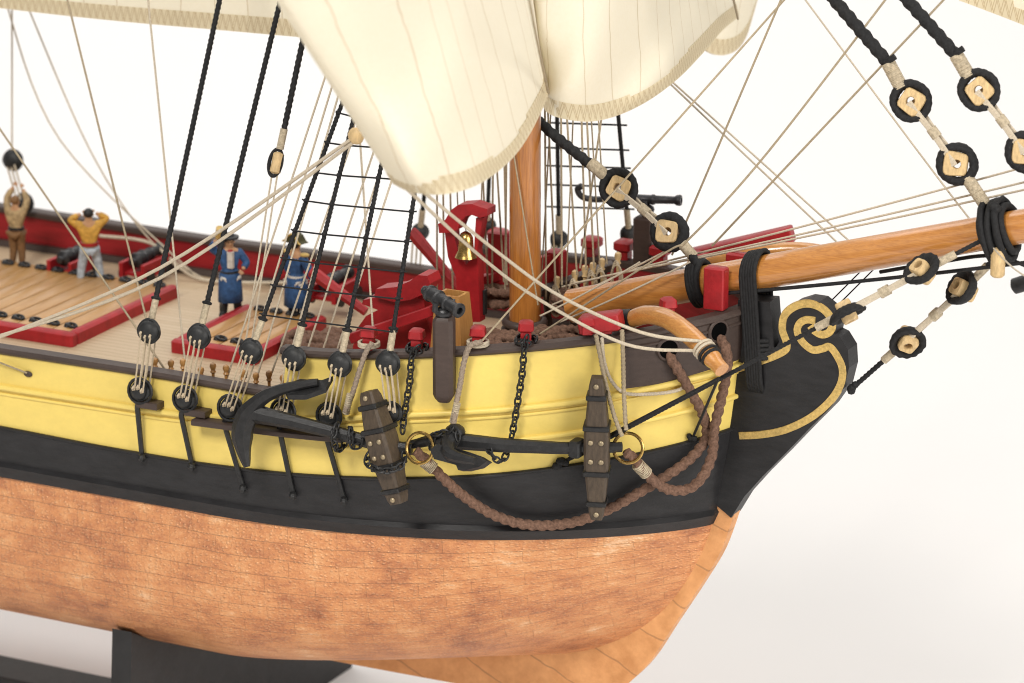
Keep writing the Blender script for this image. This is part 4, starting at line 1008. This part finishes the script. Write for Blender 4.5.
# lines down to the near pins
PINS = [(155, 366), (171, 368), (183, 367), (201, 375), (213, 371), (226, 373), (243, 378), (256, 381), (269, 379), (283, 383)]
for i, (px, py) in enumerate(PINS):
    mb = MB(); P = A(px, py-3, -5.55); mb.lathe([(.03, -.5), (.05, -.16), (.09, -.12), (.06, -.06), (.1, .05), (.08, .13), (.02, .17)], P, (0, 0, 1), 10)
    tag(mb.build('belaying_pin', M['panel']), 'wooden belaying pin in the near rail, number %s from the left' % ['one', 'two', 'three', 'four', 'five', 'six', 'seven', 'eight', 'nine', 'ten'][i], 'belaying pin', 'belaying pins of the near rail')
tops = [(327, 70, 226), (333, 82, 243), (339, 92, 256), (352, 140, 269), (347, 150, 283), (375, 150, 300), (381, 170, 316), (390, 188, 330)]
names = ['first', 'second', 'third', 'fourth', 'fifth', 'sixth', 'seventh', 'eighth']
for i, (tx, ty, bx) in enumerate(tops):
    ex, ey = tx+(tx-bx)*.6, ty+(ty-378)*.6
    line(A(ex, ey, -2.5), A(bx, 381 if bx < 290 else 372, -5.5 if bx < 290 else -4.8), 'pale', 'thin pale line among the ratlined shrouds, %s from the left' % names[i], r=.033, grp='thin lines among the near shrouds')
line(A(360, 140, -2), A(374, 345, -4.5), 'pale', 'thin pale upright line beside the third ratlined shroud', r=.033, grp='thin lines among the near shrouds')
for i, (tx, ty, bx, by) in enumerate([(437, 150, 437, 300), (442, 150, 444, 300), (446, 150, 453, 296), (476, 150, 489, 308), (487, 130, 504, 282), (494, 130, 492, 300), (501, 130, 507, 285), (508, 130, 505, 300)]):
    line(A(tx, ty-120, .8), A(bx, by, .8), 'tan', 'thin tan line dropping behind the belfry and left of the mast, %s from the left' % names[i], r=.033, grp='thin lines left of the mast')
for i, (tx, ty, bx, by) in enumerate([(545, 110, 546, 300), (548, 110, 556, 296), (561, 110, 562, 285), (566, 110, 577, 275), (581, 110, 586, 270), (604, 110, 580, 268), (586, 110, 594, 268)]):
    line(A(tx-(bx-tx)*.6, ty-110, 1.0), A(bx, by, 1.0), 'tan', 'thin tan line dropping to the fife rail right of the mast, %s at its foot' % ['first', 'second', 'third', 'sixth', 'seventh', 'fifth', 'last'][i], r=.033, grp='thin lines right of the mast')
for i, (tx, ty, bx, by) in enumerate([(455, 140, 462, 300), (462, 150, 470, 310), (483, 130, 479, 300), (512, 110, 516, 300), (550, 110, 540, 305), (573, 110, 566, 290), (591, 110, 600, 268), (598, 110, 607, 264)]):
    line(A(tx-(bx-tx)*.6, ty-90, 1.3), A(bx, by, 1.3), 'tan', 'fine tan fall line in the tangle about the mast, %s from the left' % names[i], r=.024, grp='fine fall lines about the mast')
for i, (px, py) in enumerate([(557, 284), (575, 278), (593, 270), (602, 266), (618, 260)]):
    P = A(px, py, 1.35+.2*i); mb = MB()
    for q in range(3): mb.tube([P+V((.12*sin(2*pi*k/16)*(1+.3*q)+.03*q, -.12-.04*q, -.42-.05*q+.42*cos(2*pi*k/16))) for k in range(16)], .03, 6, closed=True)
    tag(mb.build('rope_hank', M['lany'], ang=80), 'pale hank of rope hung on a fife rail pin, %s from the left' % names[i], 'rope', 'rope hanks on the fife rail')
for i, (a, b, y0, y1) in enumerate([((540, 316), (640, 262), -1, -.2), ((552, 305), (668, 250), 0, .5), ((560, 322), (690, 262), -1.2, -.6)]):
    line(A(*a, y0), A(*b, y1), 'pale', 'short pale line led from the fife rail along the bowsprit heel, %s from the left' % names[i], r=.028, s=.05, grp='short lines at the bowsprit heel')
line(A(505, 100, -.6), A(538, 305, -.6), 'tan', 'thin line lying across the front of the mast', r=.025)
# clew lines on the sail front
line(AX(519, -60, 7.5), AX(548, 92, 3.4), 'tan', 'brown buntline running down the sail to the middle gathering point', r=.035, mid=[AX(533, 20, 6.2)])
line(AX(722, -50, 6.0), AX(738, 19, 3.2), 'tan', 'brown buntline running down to the far gathering point of the sail', r=.035)
# black lines under the bowsprit
line(A(728, 293, -.5), A(1030, 262, -.4), 'blackrope', 'black line running close under the bowsprit from the gammoning', r=.055, s=.05, grp='black lines under the bowsprit')
line(A(880, 272, .5), A(1040, 272, .3), 'blackrope', 'black line rising to the collar and down to the right edge', r=.055, mid=[A(940, 262, .3), A(994, 256, 0)], grp='black lines under the bowsprit')
for dx, lab in ((0, 'left'), (11, 'right')): line(A(826+dx, 306, .6), A(868+dx, 264, .6), 'blackrope', 'short thin dark line behind the scroll, the %s one of two' % lab, r=.02, grp='short lines behind the scroll')
mb = MB(); P = A(998, 262, -.6); mb.lathe([(.14, -.42), (.2, -.36), (.2, .36), (.14, .42)], P, (.0, .0, 1), 14); tag(mb.build('toggle', M['box']), 'pale wooden toggle hanging below the bowsprit collar', 'toggle')
mb = MB(); a, b = A(1012, 287, 7), A(1060, 272, 7); mb.tube([a, a.lerp(b, .05), b], [.1, .24, .26], 14); tag(mb.build('dark_spar', M['iron']), 'dark blurred spar tip entering at the right edge', 'spar')
# ------------------------------------------------------------------ hatches
HZ = DK(-12)+.12
def hatch(x0, x1, y0, y1, z, label, nb, bolts=True, h=.5):
    root = thing('deck_hatch', ((x0+x1)/2, (y0+y1)/2, z), label, 'hatch', 'deck hatches')
    t = .34; mb = MB()
    for (cx, cy, sx, sy, hh) in (((x0+x1)/2, y0+t/2, x1-x0, t, h), ((x0+x1)/2, y1-t/2, x1-x0-2*t-.02, t, h*.6), (x0+t/2, (y0+y1+t)/2, t-.01, y1-y0-t-.01, h), (x1-t/2, (y0+y1+t)/2, t-.01, y1-y0-t-.01, h)):
        mb.box((cx, cy, z+hh/2), (sx, sy, hh), bev=.45)
    mb.build('coaming', M['red'], root)
    W_ = (x1-x0-2*t)/nb
    for i in range(nb):
        mb = MB(); mb.box((x0+t+W_*(i+.5), (y0+y1)/2+t/2, z+h*.7), (W_-.05, y1-y0-t-.02, h*.4), bev=.14); bd_ = mb.build('board', M['hatch'], root)
        if bolts:
            for yy in (y0+t+.45, y1-.3):
                mb = MB(); P = V((x0+t+W_*(i+.5), yy, z+h*.92)); mb.torus(P+V((.16, 0, .05)), (.3, 0, 1), .13, .05, 14, 6); mb.ball(P, .13, 8); mb.build('ring_bolt', M['iron'], bd_)
    return root
c1 = AZ(72, 347, HZ); c2 = AZ(176, 296, HZ)
hatch(c1.x-13, c1.x, c1.y, c2.y, HZ-.1, 'big main hatch with pale boards, dark ring bolts and a red coaming at the left', 19)
d1 = AZ(170, 352, HZ); hatch(d1.x, d1.x+3.0, d1.y, d1.y+4.4, HZ-.1, 'smaller hatch forward of the main one, red coaming partly hidden by deadeyes', 4)
# ------------------------------------------------------------------ deck gear
def D(px, py, y): P = A(px, py, y); return P
# windlass (red)
root = thing('windlass', A(390, 345, -2), 'red wooden windlass with a curved arm standing on deck behind the ratlined shrouds', 'windlass')
Y0 = -2.2
ck = [(352, 352), (356, 330), (366, 316), (378, 310), (362, 304), (363, 300), (402, 292), (424, 300), (426, 318), (432, 335), (432, 356)]
mb = MB(); mb.prism([A(px, py, Y0) for px, py in ck], (0, .9, 0)); mb.build('cheek', M['red'], root, smooth=False)
mb = MB(); mb.prism([A(px, py, Y0-.25) for px, py in [(374, 297), (376, 289), (396, 287), (410, 281), (418, 275), (427, 276), (430, 284), (424, 294), (410, 300), (394, 302)]], (0, .7, 0)); mb.build('pawl', M['red'], root, smooth=False)
mb = MB(); a, b = A(352, 338, Y0-.9), A(434, 310, Y0-.5); e = (b-a).normalized(); mb.box(a.lerp(b, .5), ((b-a).length, .35, .3), (e, V((0, 1, 0)), e.cross(V((0, 1, 0))))); mb.build('crossbar', M['red'], root)
for (p, q, y, lab) in (((311, 271), (366, 312), -.5, 'red handspike lying slanted beside the second blue figure'), ((411, 231), (462, 292), 1.4, 'thin red handspike leaning against the belfry')):
    a, b = A(*p, y), A(*q, y); mb = MB(); mb.tube([a, a.lerp(b, .1), b], [.16, .19, .13], 6, sq=(1.1, .8)); tag(mb.build('handspike', M['red']), lab, 'handspike', 'red handspikes')
# belfry
root = thing('belfry', A(470, 330, 0), 'red ships belfry with a curved roof and a hanging brass bell', 'belfry')
bx = A(470, 300, .2).x
front = [(444, 227), (448, 257), (456, 278), (458, 322), (480, 322), (478, 264), (477, 250), (483, 218), (476, 218), (475, 232), (474, 250), (471, 259), (466, 265), (460, 257), (455, 240), (453, 229)]
mb = MB(); mb.prism([A(px, py, -.3) for px, py in front], (0, .34, 0)); mb.build('frame', M['red'], root, smooth=False)
roof = [(439, 233), (438, 224), (445, 220), (451, 210), (458, 205), (472, 204), (480, 207), (487, 209), (487, 216), (480, 218), (472, 215), (466, 216), (460, 222), (457, 230), (448, 233)]
mb = MB(); mb.prism([A(px, py, -.5) for px, py in roof], (0, .55, 0)); mb.build('roof', M['red'], root, smooth=False)
mb = MB(); mb.prism([A(px+4, py-2, .08) for px, py in roof], (0, .3, 0)); mb.build('roof_batten', M['red'], root, smooth=False)
mb = MB(); P = A(466, 257, -.42); mb.lathe([(.33, 0), (.31, .05), (.24, .2), (.22, .45), (.21, .6), (.15, .72), (.05, .78)], P, (0, 0, 1), 22); mb.build('bell', M['brass'], root)
mb = MB(); P = A(485, 302, -.02); mb.box(P, (.06, .16, .75)); mb.build('slot_shade', M['blackpaint'], root)  # black strip painted for the shade inside a slot
# red bitts behind
root = thing('riding_bitts', A(505, 270, 1.6), 'red riding bitts with a crossbar between the belfry and the mast', 'bitts')
mb = MB(); mb.box(A(500, 262, 1.6), (.6, .5, 1.9)); mb.build('post', M['red'], root); mb = MB(); mb.box(A(556, 268, 2.2), (.5, .5, 1.1)); mb.build('post', M['red'], root)
mb = MB(); a, b = A(478, 282, 1.2), A(560, 255, 2.2); e = (b-a).normalized(); mb.box(a.lerp(b, .5), ((b-a).length, .3, .3), (e, V((-e.y, e.x, 0)).normalized(), V((0, 0, 1)))); mb.build('crossbar', M['red'], root)
# wooden case
root = thing('wooden_case', A(455, 345, -2.2), 'tapered pale wooden case with an open top beside the swivel gun', 'case')
cb, ctp = A(452, 352, -2.6), A(453, 293, -2.6); H_ = ctp.z-cb.z
def casebox(k, z): s1, s2 = .52*k, .42*k; return [V((cb.x-s1*.9, cb.y-s2, z)), V((cb.x+s1*1.0, cb.y-s2, z)), V((cb.x+s1, cb.y+s2, z)), V((cb.x-s1*.9, cb.y+s2, z))]
mb = MB(); r = [casebox(1.15, cb.z-.6), casebox(.78, ctp.z), casebox(.6, ctp.z), casebox(.6, ctp.z-.35)]; mb.grid([q+[q[0]] for q in r]); mb.build('panel', M['panel'], root, smooth=False)
mb = MB(); q = casebox(.6, ctp.z-.3); mb.add(q, [(0, 1, 2, 3)]); mb.build('case_shade', M['blackpaint'], root)  # black sheet painted for the shade inside the open top
# swivel guns
def gun_prof(L, r): return [(.01, -L*.16), (r*.55, -L*.15), (r*.6, -L*.1), (r*.35, -L*.06), (r*1.25, 0), (r*1.3, L*.05), (r*1.1, L*.07), (r*1.08, L*.25), (r*1.25, L*.27), (r*1.25, L*.31), (r*1.0, L*.33), (r*.92, L*.55), (r*1.08, L*.57), (r*1.08, L*.6), (r*.85, L*.62), (r*.78, L*.9), (r*1.08, L*.93), (r*1.15, L*.98), (r*1.0, L), (r*.55, L), (r*.5, L*.9)]
def swivel(base, d, L, r, post, label, tiller=False):
    base = V(base); root = thing('swivel_gun', base, label, 'gun', 'swivel guns'); d = V(d).normalized(); P = base+V((0, 0, .42))
    mb = MB(); mb.lathe(gun_prof(L, r), P-d*L*.48, d, 18)
    bar = mb.build('barrel', M['gunmetal'], root)
    mb = MB(); q = P-d*L*.6
    if tiller: mb.tube(cat_rom([P-d*L*.5, P-d*L*.75-V((0, 0, .05)), P-d*L*.95+V((0, 0, .02)), P-d*L*1.02+V((0, 0, .25)), P-d*L*.95+V((0, 0, .36))], 5), .1, 8)
    else: mb.ball(q, r*.8, 10); mb.tube([P-d*L*.5, q], r*.5, 8)
    mb.build('handle', M['gunmetal'], root)
    s_ = V((-d.y, d.x, 0)).normalized(); mb = MB()
    for k in (-1, 1): mb.tube([P+s_*k*r*1.5, P+s_*k*r*1.6-V((0, 0, .2)), base+s_*k*.08+V((0, 0, .05))], .09, 8)
    mb.ball(base+V((0, 0, .1)), .24, 12, (1.1, 1.1, .8)); mb.lathe([(.12, -.2), (.12, .1)], base, (0, 0, 1), 10); mb.build('yoke', M['gunmetal'], root)
    if post: post(root)
    return root
def near_post(root):
    a, b = S(445, 401, .22), S(444, 316, .22); a = V((b.x, b.y, a.z)); nn = hn(b.x, b.z); h_ = V((nn.x, nn.y, 0)).normalized(); s_ = V((-h_.y, h_.x, 0)); L = b.z-a.z
    mb = MB(); rows = []
    for (t, k) in ((0, .55), (.05, .85), (.1, 1), (.94, 1), (.97, .96), (1, .8)):
        c = a.lerp(b, t); w_ = .29*k; ch = .35
        rows.append([c+s_*x*w_+h_*y*w_ for x, y in ((1, -1+ch), (1, 1-ch), (1-ch, 1), (-1+ch, 1), (-1, 1-ch), (-1, -1+ch), (-1+ch, -1), (1-ch, -1), (1, -1+ch))])
    mb.grid(rows); mb.add(rows[0][:8], [tuple(range(8))]); mb.add(rows[-1][:8], [tuple(range(8))]); mb.build('post', M['brown'], root, ang=25)
gb = S(444, 316, .22)
swivel(gb+V((0, 0, .0)), (.82, -.40, -.12), 1.45, .19, near_post, 'near swivel gun on a dark post against the yellow bow')
fb = A(646, 216, 5.0)
def far_post(root):
    mb = MB(); mb.box(fb-V((0, 0, .75)), (.62, .62, 1.5), bev=.2); mb.build('post', M['brown'], root)
swivel(fb+V((0, 0, .1)), (.98, .2, .04), 2.1, .15, far_post, 'far swivel gun with a curled handle above the opposite rail', True)
# carriage guns along the far bulwark
def carriage_gun(px, py, y, lab):
    B = A(px, py, y); root = thing('carriage_gun', B, lab, 'gun', 'carriage guns on the far side')
    mb = MB(); [mb.box(B+V((k*.42, 0, .3)), (.14, 1.7, .5), bev=.15) for k in (-1, 1)]; mb.box(B+V((0, 0, .15)), (.8, 1.4, .12)); mb.build('carriage', M['red'], root)
    mb = MB(); mb.lathe(gun_prof(1.5, .2), B+V((0, -.6, .6)), (0, 1, .03), 16); mb.build('barrel', M['gunmetal'], root)
    for (sx, sy) in ((-1, -1), (1, -1), (-1, 1), (1, 1)):
        mb = MB(); mb.lathe([(.2, -.06), (.2, .06)], B+V((sx*.52, sy*.55, .12)), (1, 0, 0), 14); mb.build('wheel', M['blackpaint'], root)
carriage_gun(74, 272, 3.5, 'far carriage gun on a red carriage behind the yellow shirted figure')
carriage_gun(146, 274, 4.3, 'far carriage gun on a red carriage between the yellow shirted and blue coated figures')
carriage_gun(335, 298, 3.6, 'far carriage gun behind the ratlined shrouds')
# fife rail with pins
root = thing('fife_rail', A(570, 300, .8), 'dark fife rail with turned posts right of the mast foot', 'rail')
FA, FB = A(545, 290, 1.6), A(605, 268, 2.8); e = (FB-FA).normalized(); mb = MB(); mb.box(FA.lerp(FB, .5), ((FB-FA).length+.5, .42, .22), (e, V((-e.y, e.x, 0)).normalized(), V((0, 0, 1)))); mb.build('top_rail', M['brown'], root)
for t in (0.05, .5, .95):
    mb = MB(); P = FA.lerp(FB, t); mb.lathe([(.14, -2), (.17, -1.2), (.1, -.8), (.15, -.4), (.15, -.1)], P, (0, 0, 1), 12); mb.build('post', M['brown'], root)
for i, (px, py) in enumerate([(557, 282), (575, 276), (585, 271), (593, 268), (602, 264), (618, 258)]):
    mb = MB(); P = A(px, py, 1.5+.2*i); mb.lathe([(.04, -.55), (.06, -.2), (.1, -.16), (.07, -.1), (.11, .06), (.09, .15), (.02, .19)], P, (0, 0, 1), 10)
    tag(mb.build('belaying_pin', M['box']), 'wooden belaying pin in the fife rail right of the mast, %s from the left' % names[i], 'belaying pin', 'belaying pins of the fife rail')
# brown rope coils on deck
def coil(c, R, turns_, lab, r=.125, flat=.5):
    turns_ = max(4, int(turns_*.85))
    mb = MB(); c = V(c); pts = []
    n = turns_*22
    for i in range(n):
        t = i/22; k = R*(1-.16*(t % 4)) ; a = 2*pi*t
        pts.append(c+V((cos(a)*k*1.25+.05*sin(3*a+t), sin(a)*k+.05*cos(2*a), .08+.15*int(t/2.2)+.05*sin(2*a+t))))
    mb.tube(resamp(pts, .035), r, 9, lobes=3, pitch=.24, amp=.22); tag(mb.build('rope_coil', M['cable'], ang=80), lab, 'rope', 'brown rope coils on deck')
def deckpt(px, py, dz=0):
    P = AZ(px, py, -2.0)
    for _ in range(4): P = AZ(px, py, DK(P.x)+.12+dz)
    return P
coil(deckpt(318, 352), .95, 6, 'brown rope coil on deck below the second blue figure')
coil(deckpt(345, 345), .9, 5, 'brown rope coil on deck against the red windlass')
coil(A(512, 342, -2.2)-V((0, 0, .3)), .9, 7, 'brown rope coil inside the rail just left of the mast foot')
coil(A(565, 337, -1.4)-V((0, 0, .4)), 1.0, 8, 'brown rope coil inside the rail right of the mast foot')
coil(A(500, 300, 1.0), .7, 6, 'brown rope coil hanging behind the belfry foot')
coil(A(580, 300, 1.2)-V((0, 0, .3)), .7, 6, 'brown rope coil under the fife rail')
# ------------------------------------------------------------------ PEOPLE (painted model figures)
def skin(name, joints, edges, m, parent, T, sub=1):
    me = bpy.data.meshes.new(name); me.from_pydata([j[0] for j in joints], edges, []); o = bpy.data.objects.new(name, me); C.objects.link(o)
    mod = o.modifiers.new('s', 'SKIN'); me.skin_vertices  # layer made by the modifier
    if not me.skin_vertices: 
        o.modifiers.remove(mod); mod = o.modifiers.new('s', 'SKIN')
    for i, j in enumerate(joints):
        r = j[1] if hasattr(j[1], '__len__') else (j[1], j[1]); me.skin_vertices[0].data[i].radius = r
    me.skin_vertices[0].data[0].use_root = True
    sm = o.modifiers.new('d', 'SUBSURF'); sm.levels = sub+1; sm.render_levels = sub+1
    dg = bpy.context.evaluated_depsgraph_get(); ev = o.evaluated_get(dg); nm = bpy.data.meshes.new_from_object(ev)
    vs = [T @ v.co for v in nm.vertices]; fs = [tuple(p.vertices) for p in nm.polygons]
    bpy.data.objects.remove(o); bpy.data.meshes.remove(me); bpy.data.meshes.remove(nm)
    mb = MB(); mb.add(vs, fs); return mb.build(name, m, parent, ang=180)
def person(feet, h, face, label, arms, cols, coat=False, hat=None, stance=.13, extra=None):
    # local frame: facing +y, height 1; face = heading in the ship plane
    feet = V(feet); root = thing('person', feet, label, 'person')
    T = Matrix.Translation(feet) @ Matrix.Rotation(face, 4, 'Z') @ Matrix.Scale(h, 4)
    la, ra = arms      # elbow, hand for left (-x) and right (+x)
    J = [((0, 0, .52), (.085, .065)), ((0, 0, .64), (.075, .058)), ((0, .0, .77), (.10, .062)), ((0, -.005, .85), (.04, .04)), ((0, .01, .90), (.052, .06)), ((0, .008, .965), (.05, .058)),
         ((-.115, 0, .79), .042), (la[0], .036), (la[1], .026), ((.115, 0, .79), .042), (ra[0], .036), (ra[1], .026),
         ((-.06, 0, .47), .06), ((-stance*.8, .015, .27), .045), ((-stance, -.01, .05), .03), ((-stance-.01, .07, .02), .026),
         ((.06, 0, .47), .06), ((stance*.8, .015, .27), .045), ((stance, -.01, .05), .03), ((stance+.01, .07, .02), .026)]
    E = [(0, 1), (1, 2), (2, 3), (3, 4), (4, 5), (2, 6), (6, 7), (7, 8), (2, 9), (9, 10), (10, 11), (0, 12), (12, 13), (13, 14), (14, 15), (0, 16), (16, 17), (17, 18), (18, 19)]
    body = skin('body', J, E, M['skin'], root, T)
    def sub(idx, grow, nm, m):
        mp = {k: i for i, k in enumerate(idx)}
        jj = []
        for k in idx:
            r = J[k][1]; r = r if hasattr(r, '__len__') else (r, r); jj.append((J[k][0], (r[0]+grow, r[1]+grow)))
        return skin(nm, jj, [(mp[a], mp[b]) for a, b in E if a in mp and b in mp], m, root, T)
    def shrt(a, b, t): return tuple(V(a).lerp(V(b), t))
    J2 = J
    # shirt/coat covers torso and arms to the wrist
    keep = list(J); 
    J[8] = (shrt(J[7][0], J[8][0], .8), .028); J[11] = (shrt(J[10][0], J[11][0], .8), .028)
    sub([1, 0, 2, 6, 7, 8, 9, 10, 11], .014, 'coat' if coat else 'shirt', cols['top'])
    J[14] = ((J[14][0][0], J[14][0][1], .07), .034); J[18] = ((J[18][0][0], J[18][0][1], .07), .034)
    sub([0, 12, 13, 14, 16, 17, 18], .012, 'trousers', cols['legs'])
    J[14], J[18] = keep[14], keep[18]
    for a, b, c in ((13, 14, 15), (17, 18, 19)):
        mp_ = [a, b, c]; top = shrt(J[b][0], J[a][0], 1.0 if coat else .12)
        skin('boot' if coat else 'shoe', [(J[b][0], .050 if coat else .04), (top, .056 if coat else .045), (J[c][0], .036)], [(0, 1), (0, 2)], M['blackpaint'], root, T)
    def W(p): return T @ V(p)
    if coat:
        mb = MB(); rows = []
        for (z, rx, ry) in ((.60, .092, .075), (.54, .122, .098), (.46, .136, .112), (.36, .142, .122), (.21, .148, .132), (.208, .135, .118)):
            rows.append([W((cos(2*pi*k/24)*rx*(1+.05*sin(k*2.6)*(z < .5)), sin(2*pi*k/24)*ry*(1+.05*cos(k*2.1)*(z < .5)), z)) for k in range(25)])
        mb.grid(rows); mb.build('coat_skirt', cols['top'], root, ang=180)
    mb = MB(); rows = []
    for (z, g) in ((.535, .0), (.537, .012), (.575, .012), (.577, 0)):
        rows.append([W((cos(2*pi*k/20)*(.10+g), sin(2*pi*k/20)*(.082+g), z)) for k in range(21)])
    mb.grid(rows); mb.build('belt', cols['belt'], root)
    # face: eyes, nose, mouth line, ears
    mb = MB(); [mb.ball(W((s*.02, .06, .925)), .008*h, 6) for s in (-1, 1)]; mb.build('eyes', M['blackpaint'], body)
    mb = MB(); mb.ball(W((0, .072, .908)), .013*h, 8); [mb.ball(W((s*.055, 0, .915)), .015*h, 8) for s in (-1, 1)]; mb.build('nose_and_ears', M['skin'], body)
    # hands: palm with fingers
    for (e_, hd) in ((la[0], la[1]), (ra[0], ra[1])):
        d = (V(hd)-V(e_)).normalized(); mb = MB(); P = V(hd)+d*.02; side = d.cross(V((0, 1, .2))).normalized()
        for k in range(4): mb.tube([W(P+side*(k-1.5)*.012), W(P+side*(k-1.5)*.013+d*(.028+.006*(k in (1, 2)))), W(P+side*(k-1.5)*.012+d*.042+V((0, .012, 0)))], .0075*h, 5)
        mb.tube([W(P-side*.02), W(P-side*.036+d*.016)], .008*h, 5); mb.build('fingers', M['skin'], body)
    # hair
    mb = MB(); mb.ball(W((0, -.012, .945)), .066*h, 14, (.95, 1, .95)); mb.build('hair', cols.get('hair', M['blackpaint']), root)
    if hat == 'round':
        mb = MB(); mb.ball(W((0, 0, .99)), .07*h, 14, (1, 1, .55)); mb.lathe([(.03*h, -.005), (.115*h, 0), (.115*h, .02*h), (.06*h, .03*h)], W((0, 0, .965)), (0, 0, 1), 18); mb.build('hat', M['blackpaint'], root)
    if hat == 'bicorne':
        pts = [(-.14, .965), (-.10, .985), (-.06, 1.04), (0, 1.075), (.06, 1.04), (.10, .985), (.14, .965), (.06, .955), (-.06, .955)]
        mb = MB(); mb.prism([W((x, -.06, z)) for x, z in pts], W((0, .13, 0))-W((0, 0, 0))); mb.build('hat', M['olive'], root, smooth=False)
        mb = MB(); mb.tube([W((x, -.065, z)) for x, z in pts[:7]], .011*h, 6); mb.build('hat_trim', M['gold'], root)
    if extra: extra(root, W, h)
    return root
def feet_at(px, py): P = deckpt(px, py); return P
CAMF = math.atan2(CAM.y, CAM.x)      # heading towards the camera
tow = CAMF-pi/2
P = feet_at(91, 287)
person(P, 2.62, tow+pi+.2, 'figure in an ochre yellow shirt and pale trousers with both hands raised to the head', [((-.24, .03, .86), (-.085, .03, .93)), ((.24, .03, .86), (.085, .03, .93))],
       dict(top=M['yshirt'], legs=M['ltblue'], belt=M['red']))
P = feet_at(231, 318)
def trumpet(root, W, h):
    mb = MB(); mb.tube([W((.15, .1, 1.0)), W((.12, .16, 1.12))], [.03*h, .06*h], 10); mb.build('trumpet', M['gold'], root)
    mb = MB(); mb.box(W((0, .07, .72)), (.07*h, .05*h, .2*h)); mb.build('waistcoat', M['white'], root); mb = MB(); mb.ball(W((0, .06, .82)), .035*h, 8, (1, 1, .6)); mb.build('neckerchief', M['red'], root)
person(P, 2.7, tow+.25, 'figure in a long blue coat and black hat facing us with one arm raised', [((-.2, .02, .66), (-.13, .1, .60)), ((.22, .04, .86), (.16, .1, .98))],
       dict(top=M['blue'], legs=M['white'], belt=M['blackpaint']), coat=True, hat='round', stance=.09, extra=trumpet)
P = feet_at(297, 323)
def epaulettes(root, W, h):
    for s in (-1, 1): mb = MB(); mb.ball(W((s*.14, 0, .835)), .05*h, 10, (1.2, 1, .5)); mb.build('epaulette', M['gold'], root)
person(P, 2.72, tow+pi-.7, 'figure in a blue coat with gold epaulettes and a cocked hat behind the ratlined shrouds', [((-.18, .03, .64), (-.15, .08, .52)), ((.19, .03, .64), (.17, .08, .52))],
       dict(top=M['blue'], legs=M['white'], belt=M['white']), coat=True, hat='bicorne', stance=.08, extra=epaulettes)
P = feet_at(18, 268)
person(P, 2.45, tow+pi-.3, 'figure in a whitish shirt and brown trousers reaching up at the far left', [((-.15, .06, .95), (-.06, .1, 1.1)), ((.15, .06, .93), (.07, .1, 1.08))],
       dict(top=M['tanshirt'], legs=M['tanpaint'], belt=M['blackpaint'], hair=M['tanpaint']), stance=.07)
# tackle over the left figure
root = thing('deadeye_tackle', A(13, 160, 5.5), 'blurred dark deadeye with lanyards hanging at the far left', 'tackle'); Pd = A(13, 160, 5.5); Pl = A(24, 203, 5.5); deadeye(Pd, (.2, -1, .1), root, .36); deadeye(Pl, (.2, -1, .1), root, .34)
mb = MB(); [mb.tube([Pd+V((q, -.16, -.1)), Pl+V((q, -.16, .1))], .035, 6) for q in (-.16, 0, .16)]; mb.build('lanyard', M['pale'], root)
# small plug hole in the yellow side
P = S(28, 374, .03); mb = MB(); mb.ball(P, .12, 10, (1.3, .5, .8)); mb.build('eyebolt', M['brown'], hull)
line(S(-20, 355, .2), S(27, 373, .08), 'tan', 'short tan line to the eyebolt on the yellow side at the left', r=.03)
for o in bpy.data.objects:
    if '_o' in o: del o['_o']
